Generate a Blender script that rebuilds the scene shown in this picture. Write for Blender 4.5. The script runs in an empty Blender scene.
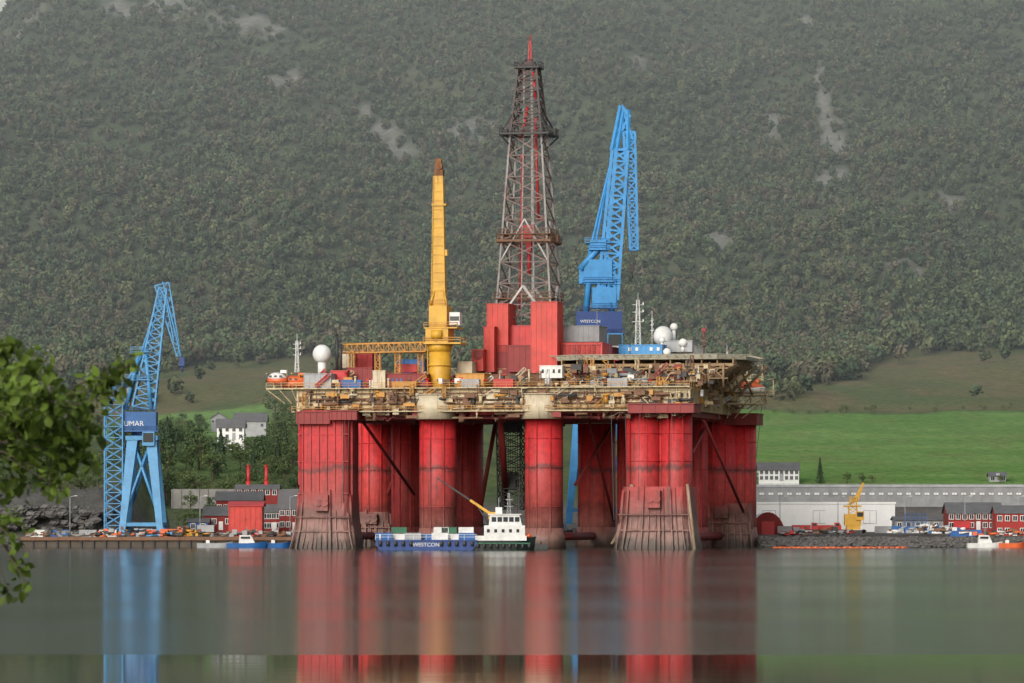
import bpy, math, random
import numpy as np
from mathutils import Vector, Matrix
random.seed(7); rng=np.random.default_rng(7)
F=4545.45; CZ=8.0
scene=bpy.context.scene
COL=scene.collection
def W(px,py,Y): return Vector(((px-512)/F*Y, Y, CZ+(512-py)/F*Y))

# ------------------------------------------------------------------ materials
MATS={}
def nn(nt,t,**k):
    n=nt.nodes.new(t)
    for a,b in k.items(): setattr(n,a,b)
    return n
def mat(name,col,rough=.6,rust=0.0,rustcol=(.09,.04,.022),metal=0.0,var=.25,sc=.35,streak=.12):
    if name in MATS: return MATS[name]
    m=bpy.data.materials.new(name); m.use_nodes=True; nt=m.node_tree; L=nt.links.new
    b=nt.nodes['Principled BSDF']; b.inputs['Roughness'].default_value=rough; b.inputs['Metallic'].default_value=metal
    tc=nn(nt,'ShaderNodeTexCoord'); mp=nn(nt,'ShaderNodeMapping'); mp.inputs['Scale'].default_value=(1,1,streak)
    L(tc.outputs['Object'],mp.inputs['Vector'])
    n1=nn(nt,'ShaderNodeTexNoise'); n1.inputs['Scale'].default_value=sc*2.2; n1.inputs['Detail'].default_value=5; n1.inputs['Roughness'].default_value=.7
    L(mp.outputs[0],n1.inputs['Vector'])
    n2=nn(nt,'ShaderNodeTexNoise'); n2.inputs['Scale'].default_value=sc; n2.inputs['Detail'].default_value=5; n2.inputs['Roughness'].default_value=.7
    L(tc.outputs['Object'],n2.inputs['Vector'])
    r0=nn(nt,'ShaderNodeMapRange'); r0.inputs[1].default_value=.3; r0.inputs[2].default_value=.7; r0.inputs[3].default_value=1-var; r0.inputs[4].default_value=1+var*.6
    L(n2.outputs[0],r0.inputs[0])
    mx=nn(nt,'ShaderNodeVectorMath',operation='SCALE'); mx.inputs[0].default_value=col
    L(r0.outputs[0],mx.inputs['Scale'])
    r1=nn(nt,'ShaderNodeMapRange'); lo=.72-.38*rust; r1.inputs[1].default_value=lo; r1.inputs[2].default_value=lo+.14; r1.inputs[4].default_value=min(1,.35+rust)*(1 if rust>0 else 0)
    L(n1.outputs[0],r1.inputs[0])
    mm=nn(nt,'ShaderNodeMix',data_type='RGBA'); L(r1.outputs[0],mm.inputs[0]); L(mx.outputs[0],mm.inputs[6]); mm.inputs[7].default_value=(*rustcol,1)
    L(mm.outputs[2],b.inputs['Base Color'])
    MATS[name]=m; return m
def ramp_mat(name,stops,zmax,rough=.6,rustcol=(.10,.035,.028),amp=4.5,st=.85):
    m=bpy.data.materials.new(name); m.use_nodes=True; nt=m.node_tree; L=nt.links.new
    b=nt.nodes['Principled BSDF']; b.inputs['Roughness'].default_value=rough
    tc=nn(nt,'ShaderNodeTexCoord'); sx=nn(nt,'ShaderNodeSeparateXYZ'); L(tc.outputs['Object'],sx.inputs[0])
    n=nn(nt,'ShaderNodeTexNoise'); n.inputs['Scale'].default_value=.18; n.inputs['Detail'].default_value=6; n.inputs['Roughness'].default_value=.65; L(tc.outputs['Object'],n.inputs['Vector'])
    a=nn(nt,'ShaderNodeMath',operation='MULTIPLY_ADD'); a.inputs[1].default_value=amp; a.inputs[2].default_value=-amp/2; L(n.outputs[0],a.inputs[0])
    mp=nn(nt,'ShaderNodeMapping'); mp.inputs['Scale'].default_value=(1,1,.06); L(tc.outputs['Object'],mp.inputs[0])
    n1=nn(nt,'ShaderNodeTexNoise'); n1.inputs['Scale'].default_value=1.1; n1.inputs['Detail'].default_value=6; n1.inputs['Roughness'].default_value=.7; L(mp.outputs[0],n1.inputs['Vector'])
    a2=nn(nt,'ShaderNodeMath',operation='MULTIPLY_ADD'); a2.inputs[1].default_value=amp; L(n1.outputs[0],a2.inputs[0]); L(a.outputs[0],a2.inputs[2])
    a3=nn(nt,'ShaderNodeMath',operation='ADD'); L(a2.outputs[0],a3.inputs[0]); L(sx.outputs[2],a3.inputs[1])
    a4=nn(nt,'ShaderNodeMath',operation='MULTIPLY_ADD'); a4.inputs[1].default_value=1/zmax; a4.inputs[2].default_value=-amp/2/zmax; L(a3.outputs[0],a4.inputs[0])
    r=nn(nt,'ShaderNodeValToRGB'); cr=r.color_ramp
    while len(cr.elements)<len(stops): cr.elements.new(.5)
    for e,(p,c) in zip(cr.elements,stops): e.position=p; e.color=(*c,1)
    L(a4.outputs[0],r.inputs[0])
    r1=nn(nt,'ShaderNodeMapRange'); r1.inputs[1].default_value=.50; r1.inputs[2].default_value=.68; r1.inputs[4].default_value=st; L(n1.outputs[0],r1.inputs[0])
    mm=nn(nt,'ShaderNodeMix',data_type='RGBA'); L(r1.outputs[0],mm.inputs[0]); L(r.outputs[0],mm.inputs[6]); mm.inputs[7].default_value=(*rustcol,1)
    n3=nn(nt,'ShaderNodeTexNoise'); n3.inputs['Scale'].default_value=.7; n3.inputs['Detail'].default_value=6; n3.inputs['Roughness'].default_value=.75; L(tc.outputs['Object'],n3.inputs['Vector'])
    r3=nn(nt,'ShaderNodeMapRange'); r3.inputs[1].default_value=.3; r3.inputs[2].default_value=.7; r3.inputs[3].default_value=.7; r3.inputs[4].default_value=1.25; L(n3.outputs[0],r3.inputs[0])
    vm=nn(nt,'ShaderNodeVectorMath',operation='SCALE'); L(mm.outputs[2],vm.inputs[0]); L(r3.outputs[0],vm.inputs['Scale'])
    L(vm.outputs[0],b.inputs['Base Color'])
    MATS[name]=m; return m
m_red=mat('red_paint',(.46,.022,.024),.5,.22,var=.25)
m_redbox=mat('bright_red_paint',(.52,.04,.028),.5,.25,(.2,.04,.03))
m_dred=mat('dark_red_paint',(.24,.025,.024),.6,.35)
m_cream=mat('cream_paint',(.52,.42,.25),.6,.52,(.17,.075,.03),sc=.45)
m_cream2=mat('pale_cream_paint',(.56,.48,.34),.6,.42,(.19,.09,.04),sc=.5)
m_white=mat('white_paint',(.68,.68,.66),.5,.12,(.25,.16,.1))
m_hall=mat('hall_white_cladding',(.78,.78,.77),.6,.05,(.4,.35,.3),var=.08)
m_grey=mat('grey_paint',(.22,.23,.24),.6,.2)
m_lgrey=mat('light_grey_paint',(.34,.35,.36),.6,.2)
m_dark=mat('dark_steel',(.04,.038,.038),.6,.3,(.06,.03,.02))
m_rust=mat('rusty_steel',(.19,.10,.06),.8,.4,(.07,.035,.022))
m_yel=mat('yellow_paint',(.60,.33,.03),.5,.34,(.24,.09,.02))
m_yel2=mat('orange_yellow_paint',(.48,.22,.03),.5,.38,(.16,.07,.025))
m_blue=mat('light_blue_paint',(.075,.27,.50),.5,.08,(.05,.10,.16))
m_blue2=mat('bright_blue_paint',(.045,.26,.57),.5,.10,(.05,.12,.2))
m_navy=mat('navy_paint',(.015,.05,.20),.5,.1)
m_bblue=mat('container_blue_paint',(.015,.11,.34),.5,.15)
m_orange=mat('lifeboat_orange',(.66,.13,.04),.4,.05)
m_glass=mat('dark_glass',(.02,.028,.035),.12,0,var=.1)
m_hull=mat('black_green_hull',(.018,.03,.026),.4,.15)
m_conc=mat('concrete',(.22,.215,.20),.9,.3,(.08,.08,.06))
m_rock=mat('rock',(.12,.115,.11),.95,.3,(.05,.05,.04),streak=1)
m_barn=mat('barn_red_wood',(.22,.022,.018),.8,.12,(.08,.02,.015))
m_roof=mat('slate_roof',(.12,.12,.125),.8,.15,streak=1)
m_deckmat=mat('helideck_steel',(.36,.34,.26),.7,.5,(.2,.12,.06),streak=1)
m_green=mat('green_paint',(.02,.13,.07),.5,.1)
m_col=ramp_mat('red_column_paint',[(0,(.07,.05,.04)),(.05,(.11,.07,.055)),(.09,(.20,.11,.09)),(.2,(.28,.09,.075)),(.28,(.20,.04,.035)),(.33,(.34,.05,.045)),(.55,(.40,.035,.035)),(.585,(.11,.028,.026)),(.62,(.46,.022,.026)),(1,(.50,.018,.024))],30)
m_colb=ramp_mat('brightened_far_column_paint',[(0,(.09,.06,.05)),(.06,(.16,.09,.075)),(.2,(.40,.12,.10)),(.3,(.30,.05,.045)),(.36,(.52,.06,.05)),(.55,(.56,.045,.045)),(.585,(.18,.04,.035)),(.62,(.66,.032,.035)),(1,(.70,.028,.032))],30)  # column red painted brighter to offset the deck's shadow on the far row
m_colfar=ramp_mat('brightened_inner_column_paint',[(0,(.12,.07,.06)),(.25,(.44,.06,.06)),(.55,(.50,.035,.035)),(1,(.60,.025,.028))],30)  # red lightened in the paint to make up for shade between the columns
m_foot=ramp_mat('scraped_foot_paint',[(0,(.06,.045,.038)),(.12,(.10,.065,.052)),(.2,(.22,.13,.11)),(.38,(.27,.13,.11)),(.5,(.14,.06,.05)),(.62,(.25,.08,.07)),(.8,(.32,.045,.042)),(1,(.40,.036,.036))],14,rustcol=(.09,.05,.038),amp=7,st=.95)
m_der=mat('derrick_steel',(.26,.245,.235),.6,.5,(.15,.05,.045))
m_bark=mat('bark',(.07,.055,.04),.95,.2,streak=.2)

# ------------------------------------------------------------------ mesh builder
class M:
    def __init__(s,mats=None): s.v=[];s.f=[];s.mi=[];s.sm=[];s.cur=0;s.mats=mats or []
    def add(s,vs,fs,smooth=False):
        o=len(s.v); s.v.extend([tuple(v) for v in vs])
        for i,f in enumerate(fs):
            s.f.append(tuple(o+j for j in f)); s.mi.append(s.cur); s.sm.append(smooth if isinstance(smooth,bool) else smooth[i])
        return s
    def m(s,i): s.cur=i; return s
    def box(s,x0,x1,y0,y1,z0,z1):
        return s.add([(x0,y0,z0),(x1,y0,z0),(x1,y1,z0),(x0,y1,z0),(x0,y0,z1),(x1,y0,z1),(x1,y1,z1),(x0,y1,z1)],
          [(0,3,2,1),(4,5,6,7),(0,1,5,4),(1,2,6,5),(2,3,7,6),(3,0,4,7)])
    def cbox(s,c,sz): return s.box(c[0]-sz[0]/2,c[0]+sz[0]/2,c[1]-sz[1]/2,c[1]+sz[1]/2,c[2]-sz[2]/2,c[2]+sz[2]/2)
    def tube(s,p,q,r,n=5,r2=None,caps=True):
        p=Vector(p);q=Vector(q);d=q-p
        if d.length<1e-6: return s
        d.normalize(); a=Vector((0,0,1)) if abs(d.z)<.9 else Vector((1,0,0)); u=d.cross(a).normalized(); w=d.cross(u)
        r2=r if r2 is None else r2
        vs=[p+(u*math.cos(t)+w*math.sin(t))*r for t in [2*math.pi*(i+.5)/n for i in range(n)]]
        vs+=[q+(u*math.cos(t)+w*math.sin(t))*r2 for t in [2*math.pi*(i+.5)/n for i in range(n)]]
        fs=[(i,n+i,n+(i+1)%n,(i+1)%n) for i in range(n)]; sm=[n>5]*n
        if caps: fs+=[tuple(range(n)),tuple(range(2*n-1,n-1,-1))]; sm+=[False,False]
        return s.add(vs,fs,sm)
    def sphere(s,c,r,n=16,m=10,sc=(1,1,1)):
        vs=[];fs=[]
        for j in range(m+1):
            for i in range(n):
                a=math.pi*j/m;b=2*math.pi*i/n
                vs.append((c[0]+r*sc[0]*math.sin(a)*math.cos(b),c[1]+r*sc[1]*math.sin(a)*math.sin(b),c[2]+r*sc[2]*math.cos(a)))
        for j in range(m):
            for i in range(n): fs.append((j*n+i,(j+1)*n+i,(j+1)*n+(i+1)%n,j*n+(i+1)%n))
        return s.add(vs,fs,True)
    def loft(s,rings,cap=True,closed=True,smooth=False):
        n=len(rings[0]);vs=[p for r in rings for p in r];fs=[]
        for j in range(len(rings)-1):
            for i in range(n if closed else n-1): fs.append((j*n+i,j*n+(i+1)%n,(j+1)*n+(i+1)%n,(j+1)*n+i))
        sm=[smooth]*len(fs)
        if cap: fs+=[tuple(range(n-1,-1,-1)),tuple((len(rings)-1)*n+i for i in range(n))]; sm+=[False,False]
        return s.add(vs,fs,sm)
    def lattice(s,p0,p1,w0,w1,segs,r,side=(0,1,0),rb=None,h0=None,h1=None,x=False,brmat=None):
        p0=Vector(p0);p1=Vector(p1);d=(p1-p0).normalized();sd=Vector(side);sd=(sd-d*sd.dot(d)).normalized();up=d.cross(sd)
        h0=w0 if h0 is None else h0;h1=w1 if h1 is None else h1; rb=rb or r*.6; base=s.cur
        C=[]
        for i in range(segs+1):
            t=i/segs;c=p0.lerp(p1,t);w=(w0+(w1-w0)*t)/2;h=(h0+(h1-h0)*t)/2
            C.append([c+sd*w+up*h,c-sd*w+up*h,c-sd*w-up*h,c+sd*w-up*h])
        for k in range(4): s.tube(C[0][k],C[-1][k],r,4)
        if brmat is not None: s.cur=brmat
        for i in range(segs+1):
            for k in range(4): s.tube(C[i][k],C[i][(k+1)%4],rb,4,caps=False)
            if i<segs:
                for k in range(4):
                    a,b=(k,(k+1)%4) if (i+k)%2 else ((k+1)%4,k)
                    s.tube(C[i][a],C[i+1][b],rb,4,caps=False)
                    if x: s.tube(C[i][b],C[i+1][a],rb,4,caps=False)
        s.cur=base; return C
    def rail(s,pts,h=1.1,r=.05,step=2.5):
        for a,b in zip(pts[:-1],pts[1:]):
            a=Vector(a);b=Vector(b)
            for k in (.55,1): s.tube(a+Vector((0,0,h*k)),b+Vector((0,0,h*k)),r,4,caps=False)
            n=max(1,int((b-a).length/step))
            for i in range(n+1):
                p=a.lerp(b,i/n); s.tube(p,p+Vector((0,0,h)),r,4,caps=False)
        return s
    def mesh(s,name):
        me=bpy.data.meshes.new(name); me.from_pydata(s.v,[],s.f)
        me.polygons.foreach_set('material_index',s.mi); me.polygons.foreach_set('use_smooth',s.sm); me.update()
        for m in s.mats: me.materials.append(m)
        return me
def P(name,mb,mats,parent=None,label=None,cat=None,group=None,kind=None,loc=None,rot=0):
    if not isinstance(mats,(list,tuple)): mats=[mats]
    mb.mats=list(mats)
    o=bpy.data.objects.new(name,mb.mesh(name)); COL.objects.link(o)
    if parent: o.parent=parent
    if label:o['label']=label
    if cat:o['category']=cat
    if group:o['group']=group
    if kind:o['kind']=kind
    if loc is not None:o.location=loc
    if rot:o.rotation_euler=(0,0,rot)
    return o
def E(name,label,cat,loc,rot=0,group=None,parent=None):
    o=bpy.data.objects.new(name,None); COL.objects.link(o); o.location=loc; o.rotation_euler=(0,0,rot); o.empty_display_size=1
    if parent:o.parent=parent
    if label:o['label']=label
    if cat:o['category']=cat
    if group:o['group']=group
    return o
def copy_thing(src,loc,rot=0,scale=1,label=None):
    def cp(o,par):
        c=o.copy(); COL.objects.link(c)
        if par: c.parent=par
        for ch in o.children: cp(ch,c)
        return c
    c=cp(src,None); c.location=loc; c.rotation_euler=(0,0,rot); c.scale=(scale,)*3 if not isinstance(scale,tuple) else scale
    if label:c['label']=label
    return c
def text_part(txt,size,mat_,parent,loc,rot,name='lettering'):
    cu=bpy.data.curves.new('t','FONT'); cu.body=txt; cu.size=size; cu.align_x='CENTER'; cu.align_y='CENTER'; cu.extrude=.02
    to=bpy.data.objects.new('t',cu); COL.objects.link(to); bpy.context.view_layer.update()
    me=bpy.data.meshes.new_from_object(to.evaluated_get(bpy.context.evaluated_depsgraph_get()))
    bpy.data.objects.remove(to); bpy.data.curves.remove(cu)
    me.materials.clear(); me.materials.append(mat_)
    o=bpy.data.objects.new(name,me); COL.objects.link(o); o.parent=parent; o.location=loc; o.rotation_euler=rot
    return o

# ------------------------------------------------------------------ noise
def vnoise(x,y,seed=0):
    xi=np.floor(x).astype(np.int64);yi=np.floor(y).astype(np.int64);xf=x-xi;yf=y-yi
    def h(a,b):
        n=(a*374761393+b*668265263+seed*1442695041)&0xffffffff
        n=((n^(n>>13))*1274126177)&0xffffffff
        return ((n^(n>>16))&0xffff)/65535.0
    u=xf*xf*(3-2*xf);v=yf*yf*(3-2*yf)
    return (h(xi,yi)*(1-u)+h(xi+1,yi)*u)*(1-v)+(h(xi,yi+1)*(1-u)+h(xi+1,yi+1)*u)*v
def fbm(x,y,o=4,seed=0):
    t=0;a=.5;s=0
    for i in range(o): t=t+a*vnoise(x*2**i,y*2**i,seed+i);s+=a;a*=.55
    return t/s
def ss(x,a,b): t=np.clip((x-a)/(b-a),0,1); return t*t*(3-2*t)
PY=[900,1030,1100,1125,1140,1170,1200,1420,1640,1900,2150,2170,2600,4000]
PZ=[2.2,2.2,3.0,3.3,8.6,9.6,16,39,68,168,270,273,262,230]
def shore(X): return np.where((X>-52)&(X<57),1086.0,1032.0)
def height(X,Y):
    X=np.asarray(X,float);Y=np.asarray(Y,float)
    h=np.interp(Y,PY,PZ)
    a=ss(Y,1200,1500)
    h=h+a*(fbm(X/120,Y/120,4,3)-.5)*16+ss(Y,1600,1800)*(fbm(X/45,Y/60,4,9)-.5)*30
    h=h-ss(-X,214,242)*ss(Y,1900,2150)*33
    lf=ss(-X,88,96)*ss(Y,1066,1080)*(1-ss(Y,1150,1200)); h=h+lf*(8+4*fbm(X/9,Y/9,4,5))
    s=shore(X); e=ss(Y,s-4,s-.5); h=h*e-4*(1-e)
    return h
def hz(x,y): return float(height(np.array([x]),np.array([y]))[0])
def onhill(px,py):
    for Y in np.arange(1190,2160,4.):
        x=(px-512)/F*Y
        if 512-(hz(x,Y)-CZ)*F/Y<=py: return x,Y
    return (px-512)/F*2150,2150.
ROCKS=[]
for px,py,rx,ry in [(20,35,45,22),(120,12,50,14),(170,8,90,14),(830,150,16,70),(826,200,10,40),(385,140,35,38),(285,85,30,10),(720,240,22,18),(905,272,40,10),(470,135,25,22),(640,60,22,8),(800,25,30,9),(960,205,30,9),(250,20,60,10),(770,120,12,18)]:
    x,y=onhill(px,py); k=y/F; ROCKS.append((x,y,rx*k,ry*k*3.0))
def rockmask(X,Y):
    m=np.zeros_like(X)-9
    for x,y,a,b in ROCKS: m=np.maximum(m,1-np.sqrt(((X-x)/a)**2+((Y-y)/b)**2))
    n=fbm(X/7,Y/12,4,31)
    return np.clip(ss(m+(n-.5)*2.8,.1,.9)*(m>-.9),0,1)
def treeline(X):
    return 1585+80*(fbm(X/70,X*0,3,12)-.5)*2 - 45*np.exp(-((X-10)/80)**2)-40*np.exp(-((X-105)/22)**2)+28*np.exp(-((X+105)/30)**2)+15*ss(X,120,180)-70*np.exp(-((X+170)/25)**2)

# ------------------------------------------------------------------ terrain
ys=np.concatenate([np.arange(1024,1095,1.2),np.arange(1095,1220,3),np.arange(1220,2200,5),np.linspace(2200,4000,16)])
xs=np.concatenate([np.linspace(-1500,-330,20),np.arange(-320,320,2.6),np.linspace(330,1500,20)])
XX,YY=np.meshgrid(xs,ys); ZZ=height(XX,YY)
nx,ny=len(xs),len(ys)
V=np.stack([XX,YY,ZZ],-1).reshape(-1,3)
idx=np.arange(nx*ny).reshape(ny,nx)
Q=np.stack([idx[:-1,:-1],idx[:-1,1:],idx[1:,1:],idx[1:,:-1]],-1).reshape(-1,4)
def npmesh(name,V,Q,col=None,smooth=False):
    me=bpy.data.meshes.new(name); n=Q.shape[1]
    me.vertices.add(len(V)); me.vertices.foreach_set('co',np.ascontiguousarray(V,dtype=np.float32).ravel())
    me.loops.add(Q.size); me.loops.foreach_set('vertex_index',Q.astype(np.int32).ravel())
    me.polygons.add(len(Q)); me.polygons.foreach_set('loop_start',np.arange(0,Q.size,n,dtype=np.int32))
    if smooth: me.polygons.foreach_set('use_smooth',np.ones(len(Q),bool))
    me.update(calc_edges=True)
    if col is not None:
        a=me.color_attributes.new('Col','FLOAT_COLOR','POINT'); c=np.ones((len(V),4),np.float32); c[:,:3]=col; a.data.foreach_set('color',c.ravel())
    return me
C=np.zeros((ny,nx,3))
def mixc(c,m): 
    global C
    C=C*(1-m[...,None])+np.array(c)*m[...,None]
N1=fbm(XX/30,YY/30,4,1);N2=fbm(XX/10,YY/18,4,2)
C[:]=(.12,.11,.10)
mixc((.06,.085,.035),ss(YY,1100,1150)*ss(-XX,60,64)+ss(YY,1150,1190)*(1-ss(-XX,60,64)))
scrub=ss(N1,.35,.65); mixc((.09,.115,.04),scrub*ss(YY,1190,1200))
fld=ss(XX,48,52)*ss(YY,1192,1198)*(1-ss(YY-14*(N1-.5)*2,1408,1414))
mixc((.10,.205,.045),fld); mixc((.15,.245,.07),fld*ss(fbm(XX/60,YY/14,3,8),.4,.7)*.8); mixc((.14,.18,.06),fld*ss(fbm(XX/14,YY/20,4,18),.5,.75)*.5)
lfx=ss(XX,-130,-112)*(1-ss(XX,-80,-66))*ss(YY,1320,1335)*(1-ss(YY,1430,1440)); mixc((.14,.25,.07),lfx)
lf2=ss(XX,-100,-94)*(1-ss(XX,-66,-62))*ss(YY,1200,1210)*(1-ss(YY,1330,1340)); mixc((.09,.15,.045),lf2*.7)
moor=ss(YY-14*(N1-.5)*2,1412,1420)*(1-lfx); mixc((.115,.115,.05),moor); mixc((.15,.115,.065),moor*ss(N2,.45,.65)*.7); mixc((.075,.11,.04),moor*ss(N1,.5,.7)*.8)
TL=treeline(XX); fo=ss(YY-TL,-5,12); mixc((.055,.075,.042),fo); mixc((.10,.105,.065),fo*ss(N2,.5,.72)*.6)
RK=rockmask(XX,YY); mixc((.20,.20,.19),RK*fo*.8)
cl=ss(-XX,90,96)*ss(YY,1064,1068)*(1-ss(YY,1095,1110)); mixc((.075,.075,.07),cl); 
def attrmat(name,sc1,lo,hi,rough=.95,bump=0):
    m=bpy.data.materials.new(name); m.use_nodes=True; nt=m.node_tree;L=nt.links.new;b=nt.nodes['Principled BSDF'];b.inputs['Roughness'].default_value=rough
    b.inputs['Specular IOR Level'].default_value=.15
    at=nn(nt,'ShaderNodeAttribute',attribute_name='Col')
    if sc1 is None: L(at.outputs['Color'],b.inputs['Base Color']); return m
    tc=nn(nt,'ShaderNodeTexCoord')
    n=nn(nt,'ShaderNodeTexNoise');n.inputs['Scale'].default_value=sc1;n.inputs['Detail'].default_value=5;n.inputs['Roughness'].default_value=.75;L(tc.outputs['Object'],n.inputs['Vector'])
    r=nn(nt,'ShaderNodeMapRange');r.inputs[1].default_value=.3;r.inputs[2].default_value=.7;r.inputs[3].default_value=lo;r.inputs[4].default_value=hi;L(n.outputs[0],r.inputs[0])
    v=nn(nt,'ShaderNodeVectorMath',operation='SCALE');L(at.outputs['Color'],v.inputs[0]);L(r.outputs[0],v.inputs['Scale']);L(v.outputs[0],b.inputs['Base Color'])
    if bump:
        bp=nn(nt,'ShaderNodeBump');bp.inputs['Distance'].default_value=bump;L(n.outputs[0],bp.inputs['Height']);L(bp.outputs[0],b.inputs['Normal'])
    return m
me=npmesh('hillside_ground',V,Q,C.reshape(-1,3),True); me.materials.append(attrmat('ground_cover',.35,.65,1.35,bump=.8))
o=bpy.data.objects.new('hillside_ground',me);COL.objects.link(o);o['kind']='structure'

# ------------------------------------------------------------------ forest
def crown_template(nq,kind,seed):
    g=np.random.default_rng(seed); 
    if kind=='round':
        nb=6; bc=g.normal(size=(nb,3));bc/=np.linalg.norm(bc,axis=1)[:,None];bc*=np.array([.22,.22,.24])*g.uniform(.5,1.1,(nb,1));bc[:,2]+=.58
        br=g.uniform(.17,.27,nb); w=br**2/np.sum(br**2); bi=g.choice(nb,nq,p=w)
        d=g.normal(size=(nq,3));d/=np.linalg.norm(d,axis=1)[:,None]; c=bc[bi]+d*br[bi][:,None]*g.uniform(.75,1.1,(nq,1)); nrm=d+g.normal(size=(nq,3))*.5; sz=g.uniform(.055,.10,nq)
    else:
        t=g.uniform(0,1,nq)**.75; a=g.uniform(0,2*np.pi,nq); r=(1-t)*.22*g.uniform(.6,1.15,nq)+.012
        c=np.stack([r*np.cos(a),r*np.sin(a),.1+t*.9],-1); nrm=np.stack([np.cos(a),np.sin(a),np.full(nq,.6)],-1)+g.normal(size=(nq,3))*.5; sz=g.uniform(.04,.08,nq)*(1.25-t*.7)
    nrm/=np.linalg.norm(nrm,axis=1)[:,None]
    a=np.cross(nrm,g.normal(size=(nq,3)));a/=np.linalg.norm(a,axis=1)[:,None];b=np.cross(nrm,a)
    s=sz[:,None]; q=np.stack([c-a*s-b*s*.8,c+a*s*1.1-b*s*.6,c+a*s*.7+b*s,c-a*s*.9+b*s*.7],1)
    shade=g.uniform(.8,1.2,nq)
    return q.astype(np.float32),shade
TEMPS=[crown_template(80,'round',i) for i in range(7)]+[crown_template(70,'cone',20+i) for i in range(2)]
m_leaf=attrmat('foliage',None,1,1)
def forest(name,pts,hts,cols,tid,label):
    Vs=[];Cs=[]
    for t in range(len(TEMPS)):
        k=np.where(tid==t)[0]
        if len(k)==0: continue
        q,sh=TEMPS[t]
        ang=rng.uniform(0,6.28,len(k)); ca,sa=np.cos(ang),np.sin(ang)
        H=hts[k]; wd=H*rng.uniform(.8,1.15,len(k))
        qq=q.reshape(-1,3)
        X=(qq[None,:,0]*ca[:,None]-qq[None,:,1]*sa[:,None])*wd[:,None]+pts[k,0:1]
        Y=(qq[None,:,0]*sa[:,None]+qq[None,:,1]*ca[:,None])*wd[:,None]+pts[k,1:2]
        Z=qq[None,:,2]*H[:,None]+pts[k,2:3]
        Vs.append(np.stack([X,Y,Z],-1).reshape(-1,3))
        low=np.clip((qq[:,2]-.25)/.6,0,1)*.5+.6  # crown shading painted in: vertex colour darkens towards the underside
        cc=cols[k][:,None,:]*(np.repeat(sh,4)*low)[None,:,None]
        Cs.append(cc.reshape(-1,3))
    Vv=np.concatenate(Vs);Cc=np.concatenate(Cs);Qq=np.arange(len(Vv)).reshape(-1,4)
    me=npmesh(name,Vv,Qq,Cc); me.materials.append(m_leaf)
    o=bpy.data.objects.new(name,me);COL.objects.link(o);o['kind']='stuff';o['label']=label;o['category']='forest';return o
sp=3.35; gx=np.arange(-330,330,sp);gy=np.arange(1420,2185,sp*1.15)
GX,GY=np.meshgrid(gx,gy);GX=GX.ravel()+rng.uniform(-.5,.5,GX.size)*sp*1.2;GY=GY.ravel()+rng.uniform(-.5,.5,GY.size)*sp*1.3
keep=np.abs(GX)<(.1127*GY+22)
GX,GY=GX[keep],GY[keep]
tl=treeline(GX); dens=ss(GY-tl,-14,10)*(.99-.2*ss(fbm(GX/26,GY/40,3,44),.6,.75)); dens=dens*(1-rockmask(GX,GY)*.85)
mo=(GY>1425)*(.006+.35*ss(fbm(GX/22,GY/30,3,55),.66,.75)*(GX<100)); dens=np.maximum(dens,mo*(1-ss(GY-tl,-10,0)))
k=rng.uniform(size=GX.size)<dens; GX,GY=GX[k],GY[k]
GZ=height(GX,GY)-.6
n=len(GX); hts=rng.uniform(3.4,6.4,n)*(1-.18*ss(GY,1800,2150))*(.8+.45*fbm(GX/30,GY/40,2,66))*(1+.35*(1-ss(GY-treeline(GX),20,90)))
base=np.array([[.072,.105,.054],[.092,.12,.058],[.058,.088,.05],[.105,.122,.062],[.112,.105,.07],[.078,.110,.058]])
cw=fbm(GX/40,GY/60,3,77); ci=np.clip((cw*1.6-.3)*6+rng.normal(size=n)*1.3,0,5.99).astype(int)
cols=base[ci]*rng.uniform(.75,1.25,(n,1))*(.88+.24*fbm(GX/18,GY/30,3,91))[:,None]
hi=ss(GY,1650,2150)[:,None]; cols=cols*(1-.3*hi)+np.array([.09,.10,.078])*.3*hi  # distance haze painted in: trees further up the slope blend to grey-green
tid=np.where(rng.uniform(size=n)<.08,rng.integers(7,9,n),rng.integers(0,7,n))
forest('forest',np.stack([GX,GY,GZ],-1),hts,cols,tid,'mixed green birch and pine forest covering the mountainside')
mb_=M();mb_.box(-520,520,1230,2400,-6,330)
mh=bpy.data.materials.new('mist');mh.use_nodes=True;nt=mh.node_tree;nt.nodes.remove(nt.nodes['Principled BSDF'])
vs_=nn(nt,'ShaderNodeVolumeScatter');vs_.inputs['Density'].default_value=.00034;vs_.inputs['Color'].default_value=(.80,.92,1,1);vs_.inputs['Anisotropy'].default_value=0
nt.links.new(vs_.outputs[0],nt.nodes['Material Output'].inputs['Volume'])
P('mist',mb_,mh,None,kind='structure')

# ------------------------------------------------------------------ water
m=bpy.data.materials.new('fjord_water');m.use_nodes=True;nt=m.node_tree;L=nt.links.new;b=nt.nodes['Principled BSDF']
b.inputs['Base Color'].default_value=(.016,.034,.028,1);b.inputs['IOR'].default_value=1.33
geo=nn(nt,'ShaderNodeNewGeometry');sx=nn(nt,'ShaderNodeSeparateXYZ');L(geo.outputs['Position'],sx.inputs[0])
nz=nn(nt,'ShaderNodeTexNoise');nz.inputs['Scale'].default_value=.012;nz.inputs['Detail'].default_value=3
mpn=nn(nt,'ShaderNodeMapping');mpn.inputs['Scale'].default_value=(.25,1,1);L(geo.outputs['Position'],mpn.inputs[0]);L(mpn.outputs[0],nz.inputs['Vector'])
ad=nn(nt,'ShaderNodeMath',operation='MULTIPLY_ADD');ad.inputs[1].default_value=8;L(nz.outputs[0],ad.inputs[0]);L(sx.outputs[1],ad.inputs[2])
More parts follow.
